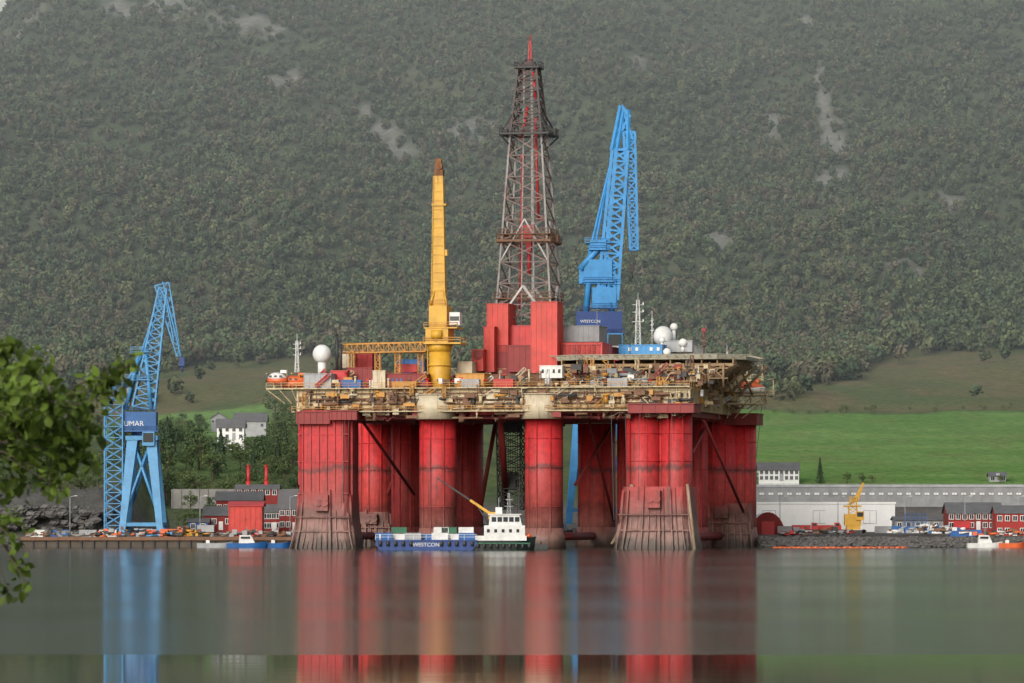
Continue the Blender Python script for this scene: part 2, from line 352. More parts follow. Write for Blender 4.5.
cm=nn(nt,'ShaderNodeMapRange',interpolation_type='SMOOTHSTEP');cm.inputs[1].default_value=257;cm.inputs[2].default_value=261;L(ad.outputs[0],cm.inputs[0])
mr=nn(nt,'ShaderNodeMapRange');mr.inputs[3].default_value=.05;mr.inputs[4].default_value=.125;L(cm.outputs[0],mr.inputs[0])
n2=nn(nt,'ShaderNodeMath',operation='MULTIPLY_ADD');n2.inputs[1].default_value=.10;n2.inputs[2].default_value=-.05;L(nz.outputs[0],n2.inputs[0])
a3=nn(nt,'ShaderNodeMath',operation='ADD',use_clamp=True);L(mr.outputs[0],a3.inputs[0]);L(n2.outputs[0],a3.inputs[1]);L(a3.outputs[0],b.inputs['Roughness'])
wv=nn(nt,'ShaderNodeTexNoise');wv.inputs['Scale'].default_value=.35;wv.inputs['Detail'].default_value=4;mp2=nn(nt,'ShaderNodeMapping');mp2.inputs['Scale'].default_value=(.5,1,1);L(geo.outputs['Position'],mp2.inputs[0]);L(mp2.outputs[0],wv.inputs['Vector'])
bs=nn(nt,'ShaderNodeMapRange');bs.inputs[3].default_value=.10;bs.inputs[4].default_value=.55;L(cm.outputs[0],bs.inputs[0])
bp=nn(nt,'ShaderNodeBump');bp.inputs['Distance'].default_value=.035;L(bs.outputs[0],bp.inputs['Strength']);L(wv.outputs[0],bp.inputs['Height']);L(bp.outputs[0],b.inputs['Normal'])
me=bpy.data.meshes.new('water');me.from_pydata([(-1500,-60,0),(1500,-60,0),(1500,1100,0),(-1500,1100,0)],[],[(0,1,2,3)]);me.materials.append(m)
o=bpy.data.objects.new('water',me);COL.objects.link(o);o['kind']='structure'

# ------------------------------------------------------------------ RIG
TH=math.radians(12);ct,st=math.cos(TH),math.sin(TH);X0,Y0=2.6,1026.0
def R(px,py,v):
    k=(px-512)/F; u=(k*(Y0+v*ct)-X0-v*st)/(ct+k*st); Yw=Y0-u*st+v*ct
    return (u,v,CZ+(512-py)/F*Yw)
rig=E('drilling_rig','large red semi-submersible drilling rig moored beside the yard quay','oil rig',(X0,Y0,0),-TH)
def U(px,v): return R(px,400,v)[0]
def Zr(px,py,v): return R(px,py,v)[2]
for v in (-30,30):
    mb=M(); rings=[]
    for x,s in [(-52,.3),(-48,.85),(-44,1),(44,1),(48,.85),(52,.3)]:
        rings.append([(x,v-7*s,-7),(x,v+7*s,-7),(x,v+7*s,-.5),(x,v-7*s,-.5)])
    mb.loft(rings); P('pontoon',mb,m_rust,rig)
def rring(cx,cy,wx,wy,z,rad=1.6,k=4,jit=0,gg=None):
    r=[]
    for qx,qy,a0 in ((1,1,0),(-1,1,90),(-1,-1,180),(1,-1,270)):
        for i in range(k+1):
            a=math.radians(a0+90*i/k); j=1+(gg.uniform(-jit,jit) if gg else 0); r.append((cx+(qx*(wx/2-rad)+rad*math.cos(a))*j,cy+(qy*(wy/2-rad)+rad*math.sin(a))*j,z))
    return r
def rbox(mb,cx,cy,wx,wy,z0,z1,rad=1.6,k=4): mb.loft([rring(cx,cy,wx,wy,z0,rad,k),rring(cx,cy,wx,wy,z1,rad,k)])
ua=U(329,-30);uc=U(438,-30);ud=U(544,-30);uf=U(660,-30)
ub=U(376,30);ux=U(468,30);ue=U(600,30);ug=U(728,30)
def column(u,v,kind,w,ma):
    mb=M()
    zt=30.4
    if kind=='cyl':
        mb.tube((u,v,-2),(u,v,zt),w,32)
        for z in (9,17.6,24): mb.tube((u,v,z),(u,v,z+.18),w+.12,32)
        for a in (-100,-60,-130): 
            x=u+math.cos(math.radians(a))*(w+.15);y=v+math.sin(math.radians(a))*(w+.15); mb.tube((x,y,1),(x,y,zt),.13,5)
        mb.tube((u,v,-1),(u,v,4.5),w+.9,32,r2=w+.02)
    elif kind=='box':
        rbox(mb,u,v,w*2,w*1.9,-2,zt,1.5)
        for du in np.linspace(-w*.8,w*.8,6): mb.box(u+du-.12,u+du+.12,v-w*.95-.28,v-w*.95+.1,10,zt-1)
        mb.box(u+w*.9,u+w+.5,v-w*.6,v-w*.2,8,zt)
        mb.box(u-w-.4,u-w+.3,v-w*.6,v,14,zt)
        for z in (12,19,25): mb.box(u-w-.1,u+w+.1,v-w*.95-.2,v-w*.95+.1,z,z+.2)
    else:
        for s,rr,dy in ((-1,.53,-.5),(1,.49,0)):
            mb.tube((u+s*w*.51,v+dy,-2),(u+s*w*.51,v+dy,zt),w*rr,28)
            for z in (12,19,25): mb.tube((u+s*w*.51,v+dy,z),(u+s*w*.51,v+dy,z+.18),w*rr+.12,28)
        rbox(mb,u,v+w*.6,w*1.6,w*1.5,-2,zt,1.5)
        for du in (-.85,-.3,.35,.8): mb.tube((u+du*w,v-w*.5-.35,6),(u+du*w,v-w*.5-.35,zt),.14,5)
    return P('column',mb,ma,rig)
near=[(ua,-30,'box',5.7),(uc,-30,'cyl',4.1),(ud,-30,'cyl',4.2),(uf,-30,'lobe',7.1)]
far=[(ub,30,'cyl',4.1),(ux,30,'cyl',3.6),(ue,26,'cyl',4.4)]
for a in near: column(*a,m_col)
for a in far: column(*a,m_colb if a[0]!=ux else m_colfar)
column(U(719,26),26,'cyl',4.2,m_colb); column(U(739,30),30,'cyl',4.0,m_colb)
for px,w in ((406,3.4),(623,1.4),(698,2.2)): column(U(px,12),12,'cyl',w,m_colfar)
gf=random.Random(2)
def foot(u,v,w,h=13,fl=1.3):
    mb=M();rg=[]
    for t in (0,.12,.25,.4,.55,.7,.85,1):
        k=1.0+(fl-1)*(1-t)**2.0; rg.append(rring(u,v,2*w*k+.1,1.95*w*k-.02,-1+(h+1)*t,1.8,4,.006+.015*(1-t),gf))
    mb.loft(rg)
    for i in range(13):
        du=-1+2*i/12+gf.uniform(-.06,.06);k=fl*1.03; hh=h*gf.uniform(.35,1.1);top=(u+du*w*.97,v-w-.05,hh); mid=(u+du*w*1.04,v-w*1.05-.2,hh*.45);bot=(u+du*w*k,v-w*k-.1,-1);r=gf.uniform(.08,.3)
        mb.tube(top,mid,r,5);mb.tube(mid,bot,r*1.2,5)
    for s in (-1,1):
        mb.tube((u+s*w*1.0,v-w*.7,h*.95),(u+s*w*1.1,v-w*.8,h*.4),.35,6);mb.tube((u+s*w*1.1,v-w*.8,h*.4),(u+s*w*(fl+.08),v-w*.9,-1),.4,6)
    for k in (.3,.55): mb.tube((u-w*1.1,v-w*1.12,h*k),(u+w*1.1,v-w*1.12,h*k),.16,5)
    mb.box(u-1.5,u+1.5,v-w*1.03-1.2,v-w*.9,h*.66,h*.94); mb.tube((u-.75,v-w*1.03-1.5,h*.8),(u-.75,v-w*1.03-.8,h*.8),.85,14);mb.tube((u+.8,v-w*1.03-1.5,h*.8),(u+.8,v-w*1.03-.8,h*.8),.85,14)
    P('flared_foot',mb,m_foot,rig)
foot(ua,-30,5.75,12.5,1.2);foot(uf,-30,7.15,13.5,1.16);foot(ug,28,6.0,10,1.12);foot(ub,30,4.2,8,1.12)
m_prust=mat('pale_rusty_steel',(.33,.25,.17),.8,.55,(.18,.09,.05))
for p,q,r in [((uf-10.5+i*.5,-31-i*1.2,1+i*.3),(uf-5.5,-30-i*1.5,11+i),.3) for i in range(4)]+[((uf+7.3,-37.5,14),(uf+9.3,-38.8,-1),.35)]:
    mb=M();mb.tube(p,q,r,6);mb.tube(q,(q[0]+.6,q[1],q[2]-1),r*.8,6);P('anchor_guard_bar',mb,m_prust,rig)
def brace(p,q,r): mb=M();mb.tube(p,q,r,12);P('brace',mb,m_dred,rig)
for u1,u2 in ((ua,ub),(uc,ux),(ud,ue),(uf,ug)):
    brace((u1,-27,2.5),(u2,27,2.5),.9)
for (u1,u2,v) in ((ub,ux,28),):
    brace((u1,v,5),((u1+u2)/2,v,30),.5);brace((u2,v,5),((u1+u2)/2,v,30),.5)
brace((uc+13,-26,30),(uc+8,5,9),.75);brace((ud+5,-20,14),(ud+9,10,30),.35);brace((uf-7,-28,12),(uf-10,0,29),.35);brace((uf+7,-29,21),(ug-4,28,29),.35);brace((ua+6,-26,29),(ua+10,10,12),.35);brace((ux+9,20,30),(ux+5,20,8),.5)
brace((uf+8,-20,28),(uf+12,10,8),.35);brace((ud+6,-10,29),(ud+8,10,6),.3);brace((ub+6,20,28),(ub+9,20,6),.3)
mb=M([]); mb.lattice((U(511,0),0,30),(U(511,0),0,8.5),5.6,5.0,9,.2,side=(1,0,0),x=True)
for i in range(12): 
    x=U(499,0)+i*.52; mb.tube((x,-2,30),(x,-2,10+3*math.sin(i*2)),.09,4)
mb.box(U(505,0),U(517,0),-2,2,13,17);mb.box(U(503,0),U(520,0),-2.5,2,26,30)
P('riser_guide_frame',mb,m_dark,rig)
for a,b_ in [((611,405,-36),(614,520,-36)),((625,405,-36),(628,520,-36)),((762,405,20),(756,458,20))]+[((px,412,-37.5),(px-2,500,-37.5)) for px in (345,349,640,672)]:
    mb=M();mb.tube(R(*a),R(*b_),.07,4);P('mooring_wire',mb,m_dark,rig)
# deck
Lu=-44.3; Ru=44.3; zt=35.2; zb_=30.1
mb=M([]); mb.m(0).box(Lu+2,Ru-2,-33,34,29.5,zb_); mb.m(1).box(Lu+.6,Ru-.6,-35,35.5,zb_,zt)
mb.m(0)
for x in np.linspace(Lu+2.2,Ru-2.2,26): mb.box(x-.15,x+.15,-33,34,28.9,29.5)
for y in np.linspace(-32,33,9): mb.box(Lu+2,Ru-2,y-.15,y+.15,28.4,28.9)
mb.m(1)
for x in np.linspace(Lu+1,Ru-1,44): mb.box(x-.09,x+.09,-35.28,-35.0,zb_,zt-.1)
for y in np.linspace(-34,34,34): mb.box(Ru-.6,Ru-.36,y-.09,y+.09,zb_,zt-.1)
mb.m(2)
for z in (30.7,31.7,32.8,34.0): mb.tube((Lu+2,-35.6,z),(Ru-6,-35.6,z),random.uniform(.12,.25),6)
mb.box(Lu+.5,Ru-.5,-35.15,-34.9,32.2,32.5)
mb.m(1).box(Lu,Ru,-37.2,-35.4,zb_-.2,zb_)
mb.box(Lu,Ru,-36.4,-35,zt-.2,zt)
mb.m(3); mb.rail([(Lu,-37.1,zb_),(Ru,-37.1,zb_)],r=.06); mb.rail([(Lu,-36.3,zt),(Ru,-36.3,zt),(Ru,35,zt)],r=.06); mb.rail([(Lu,35,zt),(Lu,-36,zt)])
P('deck',mb,[m_dred,m_cream,m_rust,m_yel2],rig,label='rust-streaked cream main deck with catwalks')
for u,v,w in ((ud,-30,4.45),(ue,26,4.6),(uc,-30,4.4)):
    mb=M();y=v-3 if v<0 else v;mb.tube((u,y,28.3),(u,y,33.6),w,28); mb.tube((u,y,33.6),(u,y,33.8),w+.3,28)
    P('column_head',mb,m_cream2,rig)
for px0,px1,py0,py1,v in ((296,330,412,424,-37),(330,357,411,420,-38),(628,694,404,413,-38),(702,757,414,425,22)):
    a=R(px0,py1,v);b_=R(px1,py0,v); mb=M();mb.box(a[0],b_[0],v,v+9,a[2],b_[2]);mb.box(a[0]-.3,b_[0]+.3,v-.3,v+9,b_[2],b_[2]+.2)
    for x in np.linspace(a[0]+.3,b_[0]-.3,6): mb.box(x-.12,x+.12,v-.15,v+.02,a[2],b_[2])
    P('winch_platform',mb,m_dred,rig)
g=random.Random(3)
def greeble(n,u0,u1,v0,v1,z0,z1,mats_,name,smax=(2.2,1.2,1.8)):
    for i in range(n):
        mb=M();ma=mats_[g.randrange(len(mats_))];x=g.uniform(u0,u1);y=g.uniform(v0,v1);z=g.uniform(z0,z1)
        s=(g.uniform(.4,smax[0]),g.uniform(.4,smax[1]),g.uniform(.4,smax[2])); t=g.random()
        if t<.42: mb.box(x,x+s[0],y,y+s[1],z,z+s[2]);mb.box(x-.06,x+s[0]+.06,y-.06,y+s[1]+.06,z+s[2],z+s[2]+.1);mb.box(x+s[0]*.2,x+s[0]*.6,y-.05,y,z+.1,z+s[2]*.8);nm='locker'
        elif t<.58: mb.tube((x,y,z+s[2]*.3),(x+s[0]*1.6,y,z+s[2]*.3),s[2]*.3,12);mb.box(x+.2,x+.4,y-.3,y+.3,z-.3,z+.1);nm='tank'
        elif t<.72: mb.tube((x,y,z-.4),(x,y,z+s[2]*1.3),s[0]*.2,10);mb.tube((x,y,z+s[2]*1.3),(x,y,z+s[2]*1.3+.3),s[0]*.3,10);nm='vent'
        elif t<.86: mb.lattice((x,y,z),(x+g.choice((0,0,3)),y,z+g.uniform(1.5,3.2)),.7,.7,4,.08,side=(0,1,0));nm='frame'
        else: 
            q=(x+g.uniform(-2.5,2.5),y,z+g.uniform(.5,2.5));mb.tube((x,y,z),q,.12,6);mb.tube(q,(q[0]+1.2,y,q[2]),.12,6);nm='pipe'
        P(name+'_'+nm,mb,ma,rig)
greeble(160,Lu+1,Ru-2,-37,-35.2,30.3,33.6,[m_cream2,m_cream,m_rust,m_dark,m_yel2,m_rust],'side',(2.6,.9,1.3))
greeble(70,Lu+1,Ru-2,-36.8,-33.5,28.0,29.4,[m_cream2,m_cream,m_rust,m_rust,m_dred],'lower',(3.4,1.2,1.3))
greeble(170,Lu+1,Ru-4,-35,-22,zt,zt+1.6,[m_cream2,m_red,m_rust,m_rust,m_yel2,m_white,m_grey,m_cream,m_dark],'deck',(2.0,2,1.7))
greeble(80,Lu+2,Ru-4,-20,10,zt,zt+4,[m_cream2,m_red,m_rust,m_grey,m_yel2,m_dred,m_cream],'machinery',(3,2,2.6))
greeble(80,Ru-3,Ru+1.2,-32,34,30.5,36.5,[m_cream,m_rust,m_cream2,m_yel2,m_white],'end',(1.5,2,1.6))
greeble(110,U(572,-33),U(712,-33),-35.5,-30.5,35.4,39.2,[m_cream,m_rust,m_rust,m_cream2,m_yel2,m_dark,m_dred,m_grey],'module',(2.4,1.6,1.4))
greeble(50,Lu+2,Ru-4,-34,30,27.6,28.8,[m_rust,m_dark,m_dred],'underdeck',(3,2,1.0))

def mod(px0,px1,py0,py1,v,dv,ma,name='deck_house',lab=None,win=None,ribs=True):
    a=R(px0,py1,v);b_=R(px1,py0,v); x0,x1,z0,z1=a[0],b_[0],a[2],b_[2]
    mb=M();mb.m(0).box(x0,x1,v,v+dv,z0,z1);mb.box(x0-.15,x1+.15,v-.15,v+dv+.15,z1,z1+.15)
    if ribs:
        n=max(2,int((x1-x0)/1.1))
        for i in range(n+1): 
            x=x0+(x1-x0)*i/n; mb.box(x-.06,x+.06,v-.09,v+.01,z0,z1-.01)
        nn_=max(2,int(dv/1.4))
        for i in range(1,nn_): y=v+dv*i/nn_; mb.box(x1-.01,x1+.09,y-.06,y+.06,z0,z1-.01)
    o=P(name,mb,ma,rig,label=lab)
    if win:
        rows,cols_,wm=win
        for r in range(rows):
            for c in range(cols_):
                if g.random()<.25: continue
                mb=M(); cx=x0+(x1-x0)*(c+.5)/cols_; cz=z0+(z1-z0)*(r+.5)/rows+.2; h=min(.8,(z1-z0)/rows*.35)/2; w=min(.8,(x1-x0)/cols_*.4)/2
                mb.box(cx-w,cx+w,v-.16,v-.1,cz-h,cz+h); P('window',mb,wm,o)
    return o
mod(304,331,374,402,-34,8,m_lgrey,'deck_house','grey louvred equipment house at the deck corner')
mod(331,347,371,390,-30,8,m_red,'deck_house'); mod(347,372,368,391,-26,8,m_dred,'deck_house'); mod(373,385,371,389,-34,6,m_cream2,'deck_house')
mod(352,372,352,369,-18,6,m_red,'machinery_house'); mod(386,426,374,388,-33,5,m_dred,'deck_house',win=(1,9,m_bblue))
mod(398,424,360,373,-12,8,m_bblue,'machinery_house'); mod(392,416,382,392,-35,4,m_yel2,'machinery_house')
mod(456,484,374,388,-30,7,m_yel2,'machinery_house');mod(458,472,362,373,-22,7,m_cream2,'deck_house');mod(472,483,350,371,-18,6,m_redbox,'deck_house',lab='tall bright red box with warning lamp')
mod(340,352,352,368,-20,4,m_cream2,'deck_house')
mod(484,600,374,392,-20,34,m_rust,'substructure'); mod(492,600,345,374,-12,24,m_dred,'substructure')
mod(487,508,304,352,-12,9,m_redbox,'wind_wall','tall bright red wind wall beside the derrick');mod(531,557,302,373,-16,7,m_redbox,'wind_wall','tall bright red wind wall beside the derrick')
mod(484,494,327,372,-15,6,m_redbox,'wind_wall');mod(507,531,326,345,-10,16,m_red,'wind_wall');mod(508,531,346,372,-14,5,m_dred,'wind_wall')
mod(557,599,326,342,-9,10,m_grey,'drill_floor_house','grey box house on the drill floor');mod(557,602,343,358,-12,12,m_redbox,'drill_floor_house');mod(540,562,366,378,-26,7,m_white,'deck_house',win=(1,4,m_glass))
mod(562,600,366,388,-22,9,m_rust,'deck_house')
mod(592,640,370,388,-27,20,m_cream,'accommodation_block','rusty cream accommodation block under the helideck',win=(1,8,m_glass));mod(641,690,374,390,-25,18,m_cream2,'accommodation_block','cream block with rust streaks under the helideck',win=(1,8,m_glass))
mod(604,694,346,357,14,16,m_white,'accommodation_block','white accommodation block behind the helideck',win=(1,14,m_glass));mod(619,662,345,355,5,6,m_blue2,'deck_house',win=(1,6,m_white))
mod(664,692,341,352,12,8,m_lgrey,'deck_house'); mod(700,735,374,392,10,14,m_cream,'deck_house',win=(1,5,m_glass))
mod(640,690,390,402,-35,4,m_cream,'deck_house',win=(1,10,m_dark)); mod(566,600,386,396,-35,4,m_cream2,'machinery_house')
# helideck : chamfered rectangle
hv=-10;hu=U(658,hv); zh=Zr(658,357.5,hv); ax_,ay_,ch=21.2,14.5,5.5
def octo(ax,ay,c,z): return [(hu-ax+c,hv-ay,z),(hu+ax-c,hv-ay,z),(hu+ax,hv-ay+c,z),(hu+ax,hv+ay-c,z),(hu+ax-c,hv+ay,z),(hu-ax+c,hv+ay,z),(hu-ax,hv+ay-c,z),(hu-ax,hv-ay+c,z)]
mb=M(); mb.m(0).loft([octo(ax_,ay_,ch,zh-.9),octo(ax_,ay_,ch,zh)])
oi=octo(ax_,ay_,ch,zh-.2);oo=octo(ax_+1.4,ay_+1.4,ch+.6,zh+.1)
for i in range(8):
    mb.tube(oo[i],oo[(i+1)%8],.12,5)
    a=Vector(oi[i]);b_=Vector(oi[(i+1)%8]);c=Vector(oo[i]);d=Vector(oo[(i+1)%8]);nk=max(3,int((b_-a).length/1.8))
    for k in range(nk): mb.tube(a.lerp(b_,k/nk),c.lerp(d,k/nk),.07,4)
helideck=P('helideck',mb,[m_deckmat],rig,label='flat steel helideck with safety net')
mb=M()
for x in np.linspace(hu-ax_*.9,hu+ax_*.9,12): mb.box(x-.14,x+.14,hv-ay_*.95,hv+ay_*.9,zh-1.8,zh-.9)
for y in (hv-13.5,hv-5,hv+5,hv+13): mb.box(hu-ax_*.9,hu+ax_*.9,y-.14,y+.14,zh-2.4,zh-1.8)
xsl=np.linspace(hu-19,hu+17,12)
for i,x in enumerate(xsl):
    mb.tube((x,hv-14,zh-2),(x,hv-14,zt),.26,6)
    if i<11: mb.tube((x,hv-14,zh-2),(xsl[i+1],hv-14,zt+2),.17,5);mb.tube((xsl[i+1],hv-14,zh-2),(x,hv-14,zt+2),.17,5)
for z in (37.2,39.4): mb.tube((hu-18,hv-14,z),(hu+18,hv-14,z),.2,5)
for i in range(7):
    x=hu+9+i*1.6; mb.tube((x+4,hv-12+i*4,zh-1.8),(x-2,hv-14+i*4,zt-1),.32,6); mb.tube((x-1,hv-14+i*3,zh-1.8),(x+1,hv-14+i*4,zt-1),.25,6); mb.tube((hu+19.5,hv-11+i*3.6,zh-1.8),(Ru-2,hv-12+i*4,zt),.34,6);mb.tube((hu+14,hv-11+i*3.6,zh-1.8),(Ru,hv-10+i*4,zt+1),.24,6)
mb.tube((hu+8,hv-13,zt+2.5),(hu+17,hv-13,zt+2.5),.2,6);mb.tube((hu+10,hv+10,zt+4),(hu+18,hv+10,zt+4),.2,6)
P('support_truss',mb,mat('tan_rusty_steel',(.30,.20,.11),.8,.45,(.09,.045,.025)),helideck)
# derrick
dc=U(529,0); z0=Zr(529,327,0); z1=Zr(529,68,0)
der=E('derrick',None,None,(0,0,0),parent=rig)
mb=M([]); mb.m(0)
zm=Zr(529,135,0);fr=(zm-z0)/(z1-z0);wm_=13-7.9*fr
m_db=mat('derrick_bracing',(.17,.125,.115),.6,.55,(.14,.03,.03));m_dtop=mat('dark_derrick_steel',(.06,.042,.04),.6,.5,(.15,.02,.02))
CC=mb.lattice((dc,0,z0),(dc,0,zm),13.0,wm_,9,.30,side=(1,0,0),rb=.17,x=True,brmat=1)
mb.m(2);mb.lattice((dc,0,zm),(dc,0,z1),wm_,4.2,6,.28,side=(1,0,0),rb=.17,x=True)
P('lattice_tower',mb,[m_der,m_db,m_dtop],der)
mb=M()
for k in range(4):
    a=CC[0][k];b_=CC[0][(k+1)%4]; mb.tube(a,(b_+a)/2+Vector((0,0,9)),.34,5);mb.tube(b_,(b_+a)/2+Vector((0,0,9)),.34,5)
    a=CC[3][k];b_=CC[3][(k+1)%4];c=CC[5][k];d=CC[5][(k+1)%4]; mb.tube(a,(c+d)/2,.2,5);mb.tube(b_,(c+d)/2,.2,5)
for dx,dy in ((-1.5,-1.5),(1.5,-1.5),(.6,1)): mb.tube((dc+dx,dy,z0),(dc+dx*.6,dy*.6,z1),.14,5)
P('guide_rails',mb,mat('pale_steel',(.46,.44,.43),.5,.35,(.18,.06,.05)),der)
mb=M();mb.box(dc-1.1,dc+1.1,-1.1,1.1,z0+20,z0+23);mb.box(dc-.6,dc+.6,-.7,.7,z0+17,z0+20);mb.tube((dc,0,z0+12),(dc,0,z0+17),.4,8)
P('travelling_block',mb,m_red,der)
for dx,dy,za,zb in ((-2.2,.5,z0+4,z0+38),(2.4,-1,z0+24,z0+46)): mb=M();mb.tube((dc+dx,dy,za),(dc+dx*.7,dy,zb),.3,6);mb.box(dc+dx*.7-.4,dc+dx*.7+.4,dy-.4,dy+.4,zb,zb+1);P('standpipe',mb,m_red,der)
def ring_plat(py,w,t=.25,ma=m_dark,h=1.2,extra=0):
    z=Zr(529,py,0);mb=M()
    for s in (-1,1):
        mb.box(dc-w/2,dc+w/2,s*w/2-.5*s-.6,s*w/2-.5*s+.6,z,z+t);mb.box(dc+s*w/2-.5*s-.6,dc+s*w/2-.5*s+.6,-w/2,w/2,z+.02,z+t+.02)
    mb.rail([(dc-w/2,-w/2,z),(dc+w/2,-w/2,z),(dc+w/2,w/2,z),(dc-w/2,w/2,z),(dc-w/2,-w/2,z)],h=h,r=.08,step=1.5)
    if extra:
        for sx_ in (-1,1):
            for sy in (-1,1): mb.tube((dc+sx_*w*.27,sy*w*.27,z-extra),(dc+sx_*w/2,sy*w/2,z),.2,5); mb.tube((dc+sx_*w*.2,sy*w*.2,z+extra*2.2),(dc+sx_*w/2,sy*w/2,z),.2,5)
            mb.box(dc+sx_*w/2-.7,dc+sx_*w/2+.7,-1.2,1,z,z+1.6)
    P('platform',mb,ma,der)
ring_plat(136,11.2,t=.45,h=1.6,extra=3.0,ma=m_dark);ring_plat(243,12.4,t=.5,h=1.8,ma=m_rust,extra=.8);ring_plat(236,11.4,h=1.4,ma=m_rust);ring_plat(69,5.6,t=.4,h=1.4,ma=m_dark);ring_plat(300,13.2,h=1.6,ma=m_rust)
mb=M();w=2.0
for sx_ in(-1,1):
    for sy in(-1,1): mb.tube((dc+sx_*w,sy*w,z1),(dc+sx_*.5,sy*.5,z1+1.9),.18,5)
mb.box(dc-1.4,dc+1.4,-1.1,1.1,z1+.3,z1+1.3);mb.tube((dc-.8,0,z1+1.4),(dc+.8,0,z1+1.4),.4,14)
P('crown_block',mb,m_dtop,der)
mb=M();mb.lattice((dc+.3,0,z1+1.5),(dc+.3,0,z1+6),.8,.35,5,.11,side=(1,0,0));mb.tube((dc+.3,0,z1+5),(dc+.3,0,z1+7.4),.12,5);P('top_mast',mb,m_red,der)
mb=M();mb.tube((dc+2.0,-2,z1-8),(dc+1.3,-1.6,z1-1),.35,8,r2=.25);P('hoist_guide',mb,m_red,der)
mb=M();mb.tube((dc-1,-2.9,z1-16),(dc+.2,-2.5,z1-9),.3,6);P('hoist_guide',mb,m_red,der)
# yellow pedestal crane
pc=E('pedestal_crane',None,None,(0,0,0),parent=rig); cu=U(440,-28);cv=-28
def zc(py): return Zr(440,py,cv)
mb=M();mb.tube((cu,cv,zt-3),(cu,cv,zc(352)),2.4,24);mb.tube((cu,cv,zc(352)),(cu,cv,zc(344)),2.4,24,r2=3.0);mb.tube((cu,cv,zc(388)),(cu,cv,zc(386)),3.0,24);mb.tube((cu,cv,zc(366)),(cu,cv,zc(365)),2.7,24)
mb.tube((cu-2.5,cv-.6,zt),(cu-2.7,cv-.6,zc(346)),.13,5)
P('pedestal',mb,m_yel,pc)
mb=M();mb.m(0).box(cu-2.6,cu+2.5,cv-3,cv+3,zc(343),zc(328));mb.box(cu-2.0,cu+2.0,cv-2.2,cv+2.5,zc(328),zc(306))
mb.box(cu-3.0,cu+5.4,cv-3.4,cv+3,zc(344.5),zc(343));mb.box(cu-2.9,cu+4.6,cv-3.2,cv+3,zc(329),zc(327.8))
mb.tube((cu-1.9,cv-1.6,zc(306)),(cu-1,cv-.8,zc(290)),.3,6);mb.tube((cu+1.9,cv-1.6,zc(306)),(cu+1,cv-.8,zc(290)),.3,6)
mb.tube((cu-1.2,cv-2.9,zc(335)),(cu+1.2,cv-2.9,zc(335)),1.0,14)
mb.m(1);mb.rail([(cu-3,cv-3.4,zc(343)),(cu+5.4,cv-3.4,zc(343)),(cu+5.4,cv+3,zc(343))],r=.09);mb.rail([(cu-2.9,cv-3.2,zc(328)),(cu+4.6,cv-3.2,zc(328))],r=.09);mb.rail([(cu-2,cv-2.2,zc(306)),(cu+2,cv-2.2,zc(306))],r=.08)
P('machinery_house',mb,[m_yel,m_yel2],pc)
mb=M();mb.m(0).box(cu+2.8,cu+5.1,cv-3,cv-.4,zc(326),zc(313));mb.m(1).box(cu+2.9,cu+5.0,cv-3.06,cv-2.99,zc(321.5),zc(317))
P('cab',mb,[m_white,m_glass],pc)
mb=M();rg=[]
for py,w in ((306,1.55),(300,1.55),(240,1.25),(185,1.0),(176,.9)):
    z=zc(py);rg.append([(cu-w-.2,cv-1.0,z),(cu+w-.2,cv-1.0,z),(cu+w-.2,cv+1.0,z),(cu-w-.2,cv+1.0,z)])
mb.loft(rg)
for py in range(300,178,-9):
    w=.9+.62*(py-176)/125; z=zc(py); mb.box(cu-w-.42,cu+w+.02,cv-1.16,cv+1.12,z,z+.22)
mb.tube((cu-1.7,cv-1.3,zc(300)),(cu-1.2,cv-1.3,zc(176)),.1,4);mb.tube((cu+1.4,cv-1.3,zc(300)),(cu+.9,cv-1.3,zc(176)),.1,4)
mb.box(cu+.6,cu+1.9,cv-1.2,cv,zc(256),zc(250));mb.box(cu-1.6,cu+1.6,cv-1.3,cv+1.3,zc(206),zc(204))
P('boom',mb,m_yel,pc,label='raised yellow box-section boom')
mb=M();mb.box(cu-1.1,cu+.8,cv-.9,cv+.9,zc(176),zc(170));mb.tube((cu-.2,cv-.7,zc(166)),(cu-.2,cv+.7,zc(166)),.85,14);mb.tube((cu-.2,cv-.5,zc(161)),(cu-.2,cv+.5,zc(161)),.6,12);mb.box(cu-.9,cu-.6,cv-.5,cv+.5,zc(170),zc(159))
P('boom_tip',mb,mat('rusty_orange',(.22,.09,.03),.8,.5),pc)
mb=M();a=R(343,349,-24);b_=R(427,347,-26);mb.lattice(a,b_,1.9,1.9,16,.17,side=(0,0,1),rb=.1,x=False)
mb.tube(R(343,344,-24),R(427,342,-26),.16,6);mb.tube(R(343,353,-24),R(427,352,-26),.2,6)
for px in (352,378,398,421): mb.lattice(R(px,352,-25),R(px,388,-25),1.1,1.1,6,.12,side=(1,0,0))
P('pipe_gantry',mb,m_yel2,rig,label='yellow lattice pipe gantry')
mb=M();a=R(337,370,-28);mb.tube(a,R(337,336,-28),.35,8);mb.tube(R(337,336,-28),R(335,332,-28),.35,8);mb.tube(R(341,370,-28),R(341,344,-28),.3,8);P('exhaust_stack',mb,m_dark,rig)
def dome(px,py,rp,v,pyb):
    c=R(px,py,v);r=rp*.224;mb=M();mb.sphere(c,r,24,16);mb.tube((c[0],c[1],R(px,pyb,v)[2]),(c[0],c[1],c[2]-r*.8),r*.45,12);P('radar_dome',mb,m_white,rig)
dome(322,354,9.3,-30,376);dome(663,336,10,14,348);dome(674,327,4,18,348);dome(683,343,4.5,12,352);dome(662,340,3,6,350);dome(667,352,4,2,356)
